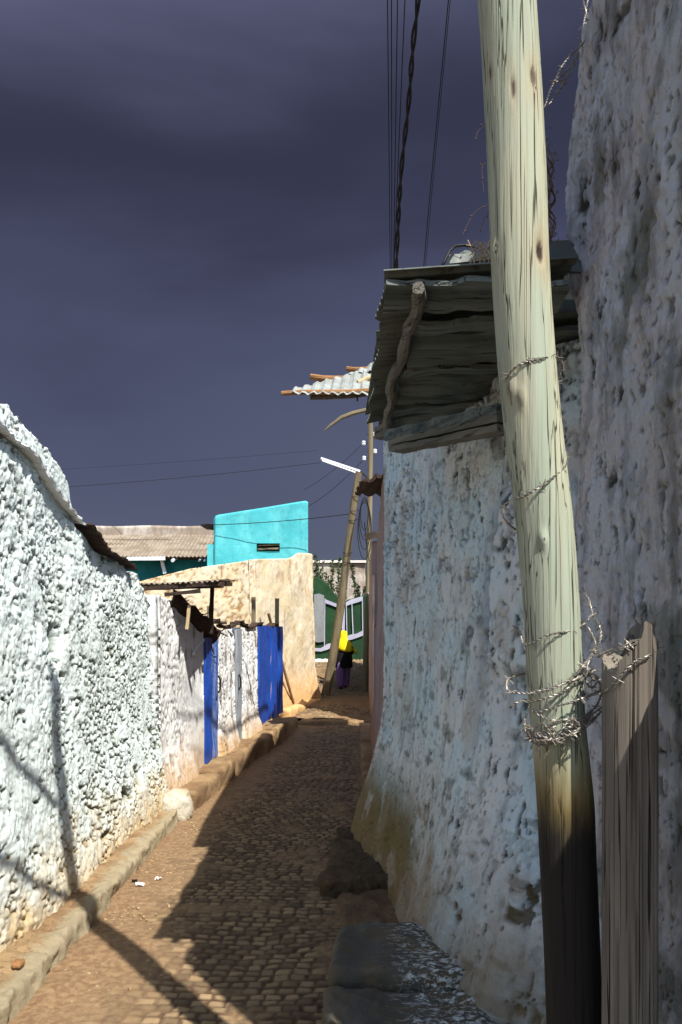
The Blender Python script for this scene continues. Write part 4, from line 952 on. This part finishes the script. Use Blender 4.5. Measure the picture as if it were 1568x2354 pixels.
# ------------------------------------------------------------------ far poles, lamp, cables
def curve(a, b, sag, n=24): return [a+(b-a)*u+np.array([0, 0, -sag*4*u*(1-u)]) for u in np.linspace(0, 1, n)]
a = P(746, 1603, 21.2); b = P(828, 1085, 20.2); a[2] = zg(21.2)-.1
pts = [a+(b-a)*u+np.array([.04*math.sin(u*5), 0, 0]) for u in np.linspace(0, 1, 16)]
t = thing('leaning_pole', a, 'thin bare wooden pole leaning right across the lane behind the cream house corner', 'utility pole')
MB().tube(pts, np.linspace(.12, .085, 16), 12, rough=.12).build('shaft', M_farpole, t)
for u in (.62, .66, .8, .84, .9): MB().tube([(a+(b-a)*u)+np.array([.115*math.cos(q), .115*math.sin(q), .04*math.sin(q)]) for q in np.linspace(0, 6.283, 12)], .008, 4).build('binding_wire', M_black, t)
mb = MB()
for k in range(4):
    c = P(838, 1150+k*4, 20.2); mb.tube([c+np.array([.0+.10*math.sin(q)*(1+k*.25), -.1, -.35-.10*k+(.42+.1*k)*math.cos(q)]) for q in np.linspace(0, 6.283, 18)], .011, 5)
mb.tube(curve(P(838, 1200, 20.1), P(850, 1290, 21.8), .2), .011, 5)
mb.build('cable_coil', M_black, t)
fp = P(838, 1592, 22); fp[2] = zg(22)-.1
t = thing('far_pole', fp, 'upright wooden utility pole with porcelain insulators by the pink wall', 'utility pole')
top = P(852, 880, 22); pts = [fp+(top-fp)*u+np.array([.05*math.sin(u*3.1), 0, 0]) for u in np.linspace(0, 1, 20)]
MB().tube(pts, np.linspace(.085, .062, 20), 12, rough=.1).build('shaft', M_farpole, t)
def insul(px, py, side):
    c = P(px, py, 22); i = MB().tube([c+np.array([0, 0, -.06]), c+np.array([0, 0, -.045]), c+np.array([0, 0, -.01]), c, c+np.array([0, 0, .01]), c+np.array([0, 0, .045]), c+np.array([0, 0, .06])], [.03, .055, .055, .03, .055, .055, .03], 10).build('insulator', M_ins, t)
    MB().tube([c, c+np.array([side*.22, 0, 0])], .012, 6).build('pin', M_black, i)
for q in ((836, 1018, 1), (837, 1053, 1), (862, 1037, -1), (861, 998, -1)): insul(*q)
l0 = P(738, 1053, 20.6); l1 = P(828, 1083, 20.6)
t = thing('tube_lamp', l1, 'white fluorescent tube street lamp sticking out left into the dark sky', 'street lamp')
MB().beam(l0, l1, .075, .05, 4, 0, 1).build('housing', M_lamp, t)
MB().tube([l0+np.array([.03, -.03, -.07]), l1+np.array([-.06, -.03, -.06])], .021, 8).build('tube', M_lamp, t)
MB().tube([l1, P(838, 1092, 20.8), P(846, 1100, 21.9)], .016, 6).build('bracket', M_black, t)
for k, (x0, x1, r, lb) in enumerate([(891, 897, .006, 'thin overhead wire, leftmost of the bundle above the tin eaves'), (900, 901, .006, 'thin overhead wire second from the left in the bundle'), (914, 905, .006, 'thin overhead wire third from the left in the bundle'), (931, 906, .006, 'thin overhead wire just left of the thick black cable'), (1031, 974, .006, 'lone thin overhead wire nearer the thick pole, left of its twin'), (1035, 978, .004, 'lone faint overhead wire nearer the thick pole, right of its twin')]):
    Ya, Yb = 5.5, 12; A = P(x0-(x1-x0)*.35, -215, Ya); e = P(x1, 615, 8.5); d = P(x1+(x1-x0)*.25, 870, 11.8)
    o = MB().tube(catmull([A, P(x0, 0, 6.1), e, d], .3), r*.75, 5).build('overhead_wire', M_black, None, origin=tuple(d)); tag(o, lb, 'cable', 'overhead wires above the eaves')
base = catmull([P(970, -215, 5.5), P(958, 0, 6.1), P(948, 100, 6.4), P(940, 250, 7), P(922, 420, 7.6), P(909, 615, 8.5), P(905, 870, 11.8)], .05); mb = MB()
for ph in (0, 3.14): mb.tube([p+np.array([.013*math.cos(i*.55+ph)+.01*math.sin(i*.13), .013*math.sin(i*.55+ph), 0]) for i, p in enumerate(base)], .011, 5)
tag(mb.build('twisted_cable', M_black, None, origin=tuple(base[-1])), 'thick twisted black cable at the right of the overhead bundle', 'cable')
for a, b, r, sg, lb in [((150, 1119, 24), (738, 1063, 21), .006, .05, 'faint wire crossing the sky left of the tube lamp'), ((488, 1206, 20.9), (818, 1179, 20.4), .010, .05, 'dark wire running past the turquoise house to the leaning pole'),
        ((700, 1125, 25), (836, 1018, 22), .007, .1, 'faint wire sloping down left from the upper insulator'), ((620, 1200, 23), (838, 1053, 22), .007, .3, 'faint sagging wire sloping down left from the lower insulator'), ((20, 1085, 30), (730, 1035, 24), .004, .05, 'faintest wire high over the long building')]:
    A = P(*a); B = P(*b); o = MB().tube(curve(A, B, sg), r, 4).build('overhead_wire', M_black, None, origin=tuple(B)); tag(o, lb, 'cable', 'faint wires in the far sky')

# ------------------------------------------------------------------ litter
def scrap(px, py, w, sd, mat, lb, name='litter', cat='litter'):
    Y = EYE*F/(py-HY); c = P(px, py, Y); c[2] = .055; rs = random.Random(sd); n = 7; G0 = []
    for i in range(n):
        G0.append([(c[0]+(i/(n-1)-.5)*w*rs.uniform(.8, 1.1), c[1]+(j/(n-1)-.5)*w*.7*rs.uniform(.8, 1.1), c[2]+rs.uniform(-.005, .022)) for j in range(n)])
    o = MB().grid(G0, .002).build(name, mat, None, origin=tuple(c)); tag(o, lb, cat)
scrap(322, 2050, .07, 1, M_paper, 'crumpled grey paper scrap lying on the sunlit cobbles'); scrap(364, 2036, .05, 2, M_paper, 'small white paper scrap just beyond the crumpled one on the cobbles')
scrap(310, 2042, .04, 5, M_hole, 'tiny dark scrap of rubbish beside the crumpled paper')
def leaf():
    c = np.array([-1.8, 4.35, .2]); V, Fc = rbox([(c[0], c[1]), (c[0]+.05, c[1]-.01), (c[0]+.06, c[1]+.05), (c[0]+.01, c[1]+.05)], None, .17, .21, .01, .01, .01, 3)
    tag(obj('pebble', V, Fc, M_log, None, True, origin=tuple(c)), 'small orange pebble on the left pavement', 'pebble')
leaf()
rs = random.Random(77); V0, F0 = rbox([(-.02, -.02), (.02, -.02), (.02, .02), (-.02, .02)], None, 0, .03, .012, .008, .008, 3)
mb = MB()
for k in range(420):
    Y = rs.uniform(3.9, 9.5); x = float(np.interp(Y, *zip(*KL)))+abs(rs.gauss(0, .28)); sc = rs.uniform(.15, .5)
    W0 = V0*sc; an = rs.uniform(0, 6.28); R2 = np.array([[math.cos(an), -math.sin(an), 0], [math.sin(an), math.cos(an), 0], [0, 0, 1]])
    mb.add(W0@R2.T+np.array([x+.03, Y, .035]), F0)
tag(mb.build('gravel', M_pave, None), 'small loose stones scattered in the red dirt beside the left kerb', None, None, 'stuff')

# ------------------------------------------------------------------ person
def person():
    Yp = 22.7; bz = zg(Yp)+.03; bx = P(789, 0, Yp)[0]
    t = thing('person', (bx, Yp, bz), 'woman walking away in a bright yellow headscarf, black jacket and lilac trousers', 'person')
    c = lambda x, y, z: np.array([bx+x, Yp+y, bz+z])
    # body: one continuous skinned surface
    nodes = {}; edges = []; rad = []; vs = []
    def nd(name, p, r, par=None):
        vs.append(p); rad.append(r); nodes[name] = len(vs)-1
        if par: edges.append((nodes[par], nodes[name]))
    nd('pelvis', c(0, 0, .86), (.12, .10)); nd('waist', c(0, 0, 1.0), (.11, .09), 'pelvis'); nd('chest', c(0, .02, 1.2), (.13, .10), 'waist'); nd('neckb', c(0, .04, 1.34), (.07, .06), 'chest')
    nd('neck', c(0, .06, 1.42), (.05, .05), 'neckb'); nd('head1', c(0, .07, 1.50), (.075, .08), 'neck'); nd('head2', c(0, .07, 1.58), (.07, .08), 'head1')
    nd('nose', c(0, .165, 1.52), (.012, .012), 'head1')
    for sgn, q in ((-1, 'l'), (1, 'r')):
        nd('sh'+q, c(.17*sgn, .02, 1.30), (.05, .05), 'chest'); nd('el'+q, c(.24*sgn, .04, 1.05), (.038, .038), 'sh'+q); nd('wr'+q, c(.16*sgn, .20, .98), (.026, .026), 'el'+q); nd('pa'+q, c(.12*sgn, .25, .99), (.032, .018), 'wr'+q)
        for f in range(4):
            nd('f%d%s' % (f, q), c((.10-.0*f)*sgn, .285-.002*f, 1.02-.018*f), (.009, .009), 'pa'+q); nd('g%d%s' % (f, q), c(.07*sgn, .305, 1.015-.018*f), (.008, .008), 'f%d%s' % (f, q))
        nd('th'+q, c(.11*sgn, .24, 1.04), (.010, .010), 'pa'+q)
        fy = .16 if sgn > 0 else -.10
        nd('hip'+q, c(.09*sgn, 0, .80), (.085, .085), 'pelvis'); nd('kn'+q, c(.08*sgn, fy*.6+.03, .46), (.055, .055), 'hip'+q); nd('an'+q, c(.06*sgn, fy, .09), (.035, .035), 'kn'+q); nd('to'+q, c(.07*sgn, fy+.15, .035), (.035, .025), 'an'+q)
    me = bpy.data.meshes.new('body'); me.from_pydata([tuple(v-wloc(t)) for v in vs], edges, []); o = bpy.data.objects.new('body_tmp', me); COL.objects.link(o)
    mod = o.modifiers.new('skin', 'SKIN'); 
    for k, r in enumerate(rad): me.skin_vertices[0].data[k].radius = r
    me.skin_vertices[0].data[0].use_root = True
    o.modifiers.new('sub', 'SUBSURF').levels = 2
    dg = bpy.context.evaluated_depsgraph_get(); m2 = bpy.data.meshes.new_from_object(o.evaluated_get(dg)); bpy.data.objects.remove(o)
    m2.name = 'body'; m2.materials.clear(); m2.materials.append(M_skin); b = bpy.data.objects.new('body', m2); COL.objects.link(b); b.parent = t
    L = lambda l: [tuple(c(x, y, z))+(rx, ry) for x, y, z, rx, ry in l]
    MB().loft(L([(0, .02, .60, .25, .18), (0, .02, .64, .265, .19), (0, .02, .90, .255, .18), (0, .02, 1.05, .24, .17), (0, .03, 1.2, .225, .15), (0, .04, 1.30, .19, .12), (0, .05, 1.37, .10, .09)]), 18, .03).build('jacket', M_blackcloth, t, True)
    for sgn in (-1, 1):
        MB().tube([c(.16*sgn, .02, 1.29), c(.215*sgn, .0, 1.17), c(.245*sgn, .03, 1.04), c(.22*sgn, .12, .98), c(.17*sgn, .19, .975)], [.07, .065, .06, .05, .042], 10, rough=.1).build('sleeve', M_blackcloth, t, True)
        fy = .16 if sgn > 0 else -.10
        MB().loft(L([(.075*sgn, fy+.0, .07, .075, .085), (.08*sgn, fy, .12, .085, .09), (.085*sgn, fy*.8+.02, .3, .11, .11), (.09*sgn, fy*.55+.02, .5, .125, .125), (.09*sgn, fy*.2, .7, .125, .135), (.07*sgn, 0, .86, .12, .13)]), 14, .05, sgn).build('trouser_leg', M_purple, t, True)
        MB().loft(L([(.07*sgn, fy+.06, .0, .045, .125), (.07*sgn, fy+.06, .03, .05, .13), (.07*sgn, fy+.03, .07, .045, .09), (.07*sgn, fy, .10, .04, .05)]), 12).build('shoe', M_shoe, t, True)
    MB().loft(L([(0, .06, 1.40, .07, .07), (0, .06, 1.47, .088, .095), (0, .06, 1.55, .09, .1), (0, .065, 1.61, .07, .08), (0, .07, 1.64, .02, .02)]), 14).build('hair', M_hair, t, True)
    n = 22; rings = [(0, .07, 1.665, .015, .015), (0, .07, 1.65, .06, .06), (0, .06, 1.62, .105, .115), (0, .05, 1.55, .128, .138), (0, .045, 1.47, .122, .132), (.0, .04, 1.40, .135, .14), (.0, .03, 1.34, .21, .17), (.01, .02, 1.28, .25, .185), (.02, .02, 1.22, .262, .19), (.03, .02, 1.16, .268, .195)]
    V = []; Fc = []
    for i, (x, y, z, rx, ry) in enumerate(rings):
        for k in range(n+1):
            th = math.pi*.62+(2*math.pi-.38*math.pi*1.0-0*.1)*k/n      # open at the front (far side)
            w = 1+.06*math.sin(th*7+i*.9)*(i > 4); dz = (-.10*math.sin(th-.2) if i > 6 else 0)*((i-6)/3 if i > 6 else 0)*-.6-.05*(i > 7)*max(0, math.cos(th-5.4))
            V.append(c(x+rx*w*math.cos(th), y+ry*w*math.sin(th), z+dz))
    Fc = [(i*(n+1)+k, i*(n+1)+k+1, (i+1)*(n+1)+k+1, (i+1)*(n+1)+k) for i in range(len(rings)-1) for k in range(n)]
    G0 = np.array(V).reshape(len(rings), n+1, 3); MB().grid(G0, .006).build('headscarf', M_yellow, t, True)
    G0 = []
    for i in range(9):
        u = i/8; p = c(.17+.22*u, .05, 1.16-.16*u-.03*math.sin(u*6)); w = .05+.03*math.sin(u*3.14)
        G0.append([p+np.array([0, .01, -w]), p+np.array([.01, -.03*math.sin(u*9), 0]), p+np.array([0, .01, w])])
    MB().grid(G0, .005).build('scarf_tail', M_yellow, t, True)
person()

# ------------------------------------------------------------------ light, sky, camera
SX, SY = .415, -.63
el = math.atan2(1, math.hypot(SX, SY)); az = math.atan2(SX, SY)      # azimuth from +Y clockwise
sun = bpy.data.lights.new('sun', 'SUN'); sun.energy = 4.3; sun.angle = math.radians(.5); sun.color = (1, .96, .90)
so = bpy.data.objects.new('sun', sun); COL.objects.link(so); so.rotation_euler = Vector((SX, SY, 1)).to_track_quat('Z', 'Y').to_euler(); so.location = (3, -5, 9)
w = bpy.data.worlds.new('World'); SC.world = w; w.use_nodes = True; nt = w.node_tree; nt.nodes.clear()
N = nt.nodes.new; Lk = nt.links.new
out = N('ShaderNodeOutputWorld'); bg1 = N('ShaderNodeBackground'); bg2 = N('ShaderNodeBackground'); mx = N('ShaderNodeMixShader')
sk = N('ShaderNodeTexSky'); sk.sky_type = 'NISHITA'; sk.sun_disc = False; sk.sun_elevation = el; sk.sun_rotation = az
Lk(sk.outputs[0], bg1.inputs[0]); bg1.inputs[1].default_value = .105
tc = N('ShaderNodeTexCoord'); sp = N('ShaderNodeSeparateXYZ'); Lk(tc.outputs['Generated'], sp.inputs[0])
mp = N('ShaderNodeMapping'); mp.inputs['Scale'].default_value = (1.1, 1.1, 3.0); mp.inputs['Rotation'].default_value = (0, .16, 0); Lk(tc.outputs['Generated'], mp.inputs[0])
nz = N('ShaderNodeTexNoise'); nz.inputs['Scale'].default_value = 1.6; nz.inputs['Detail'].default_value = 7; nz.inputs['Roughness'].default_value = .46; nz.inputs['Distortion'].default_value = .25; Lk(mp.outputs[0], nz.inputs[0])
ma = N('ShaderNodeMath'); ma.operation = 'MULTIPLY_ADD'; Lk(nz.outputs['Fac'], ma.inputs[0]); ma.inputs[1].default_value = .40
tl = N('ShaderNodeMath'); tl.operation = 'MULTIPLY_ADD'; Lk(sp.outputs[0], tl.inputs[0]); tl.inputs[1].default_value = -.08; Lk(sp.outputs[2], tl.inputs[2]); Lk(tl.outputs[0], ma.inputs[2])
rp = N('ShaderNodeValToRGB'); Lk(ma.outputs[0], rp.inputs[0]); cr = rp.color_ramp; cr.interpolation = 'B_SPLINE'
stops = [(.0, (102, 110, 124)), (.24, (96, 103, 122)), (.40, (87, 94, 117)), (.53, (80, 85, 112)), (.61, (69, 73, 98)), (.67, (53, 56, 77)), (.73, (53, 56, 76)), (.80, (74, 77, 102)), (.88, (102, 104, 134)), (1., (130, 130, 164))]
for i, (p, c) in enumerate(stops):
    e = cr.elements[0] if i == 0 else (cr.elements[1] if i == 1 else cr.elements.new(p)); e.position = p; e.color = s(*c)
Lk(rp.outputs[0], bg2.inputs[0]); bg2.inputs[1].default_value = .5
sm = N('ShaderNodeMapRange'); sm.interpolation_type = 'SMOOTHSTEP'; Lk(sp.outputs[1], sm.inputs['Value']); sm.inputs['From Min'].default_value = -.35; sm.inputs['From Max'].default_value = .35
Lk(sm.outputs[0], mx.inputs[0]); Lk(bg1.outputs[0], mx.inputs[1]); Lk(bg2.outputs[0], mx.inputs[2]); Lk(mx.outputs[0], out.inputs[0])
cam = bpy.data.cameras.new('camera'); co = bpy.data.objects.new('camera', cam); COL.objects.link(co); SC.camera = co
co.location = (0, 0, EYE); co.rotation_euler = (math.pi/2, 0, 0); cam.sensor_fit = 'VERTICAL'; cam.sensor_height = 36; cam.lens = F/2353*36
cam.shift_y = (HY-2353/2)/2353; cam.clip_start = .05; cam.clip_end = 2000
SC.view_settings.view_transform = 'Standard'; SC.view_settings.look = 'None'; SC.view_settings.gamma = 1; SC.view_settings.exposure = 1.0
SC.render.engine = 'CYCLES'
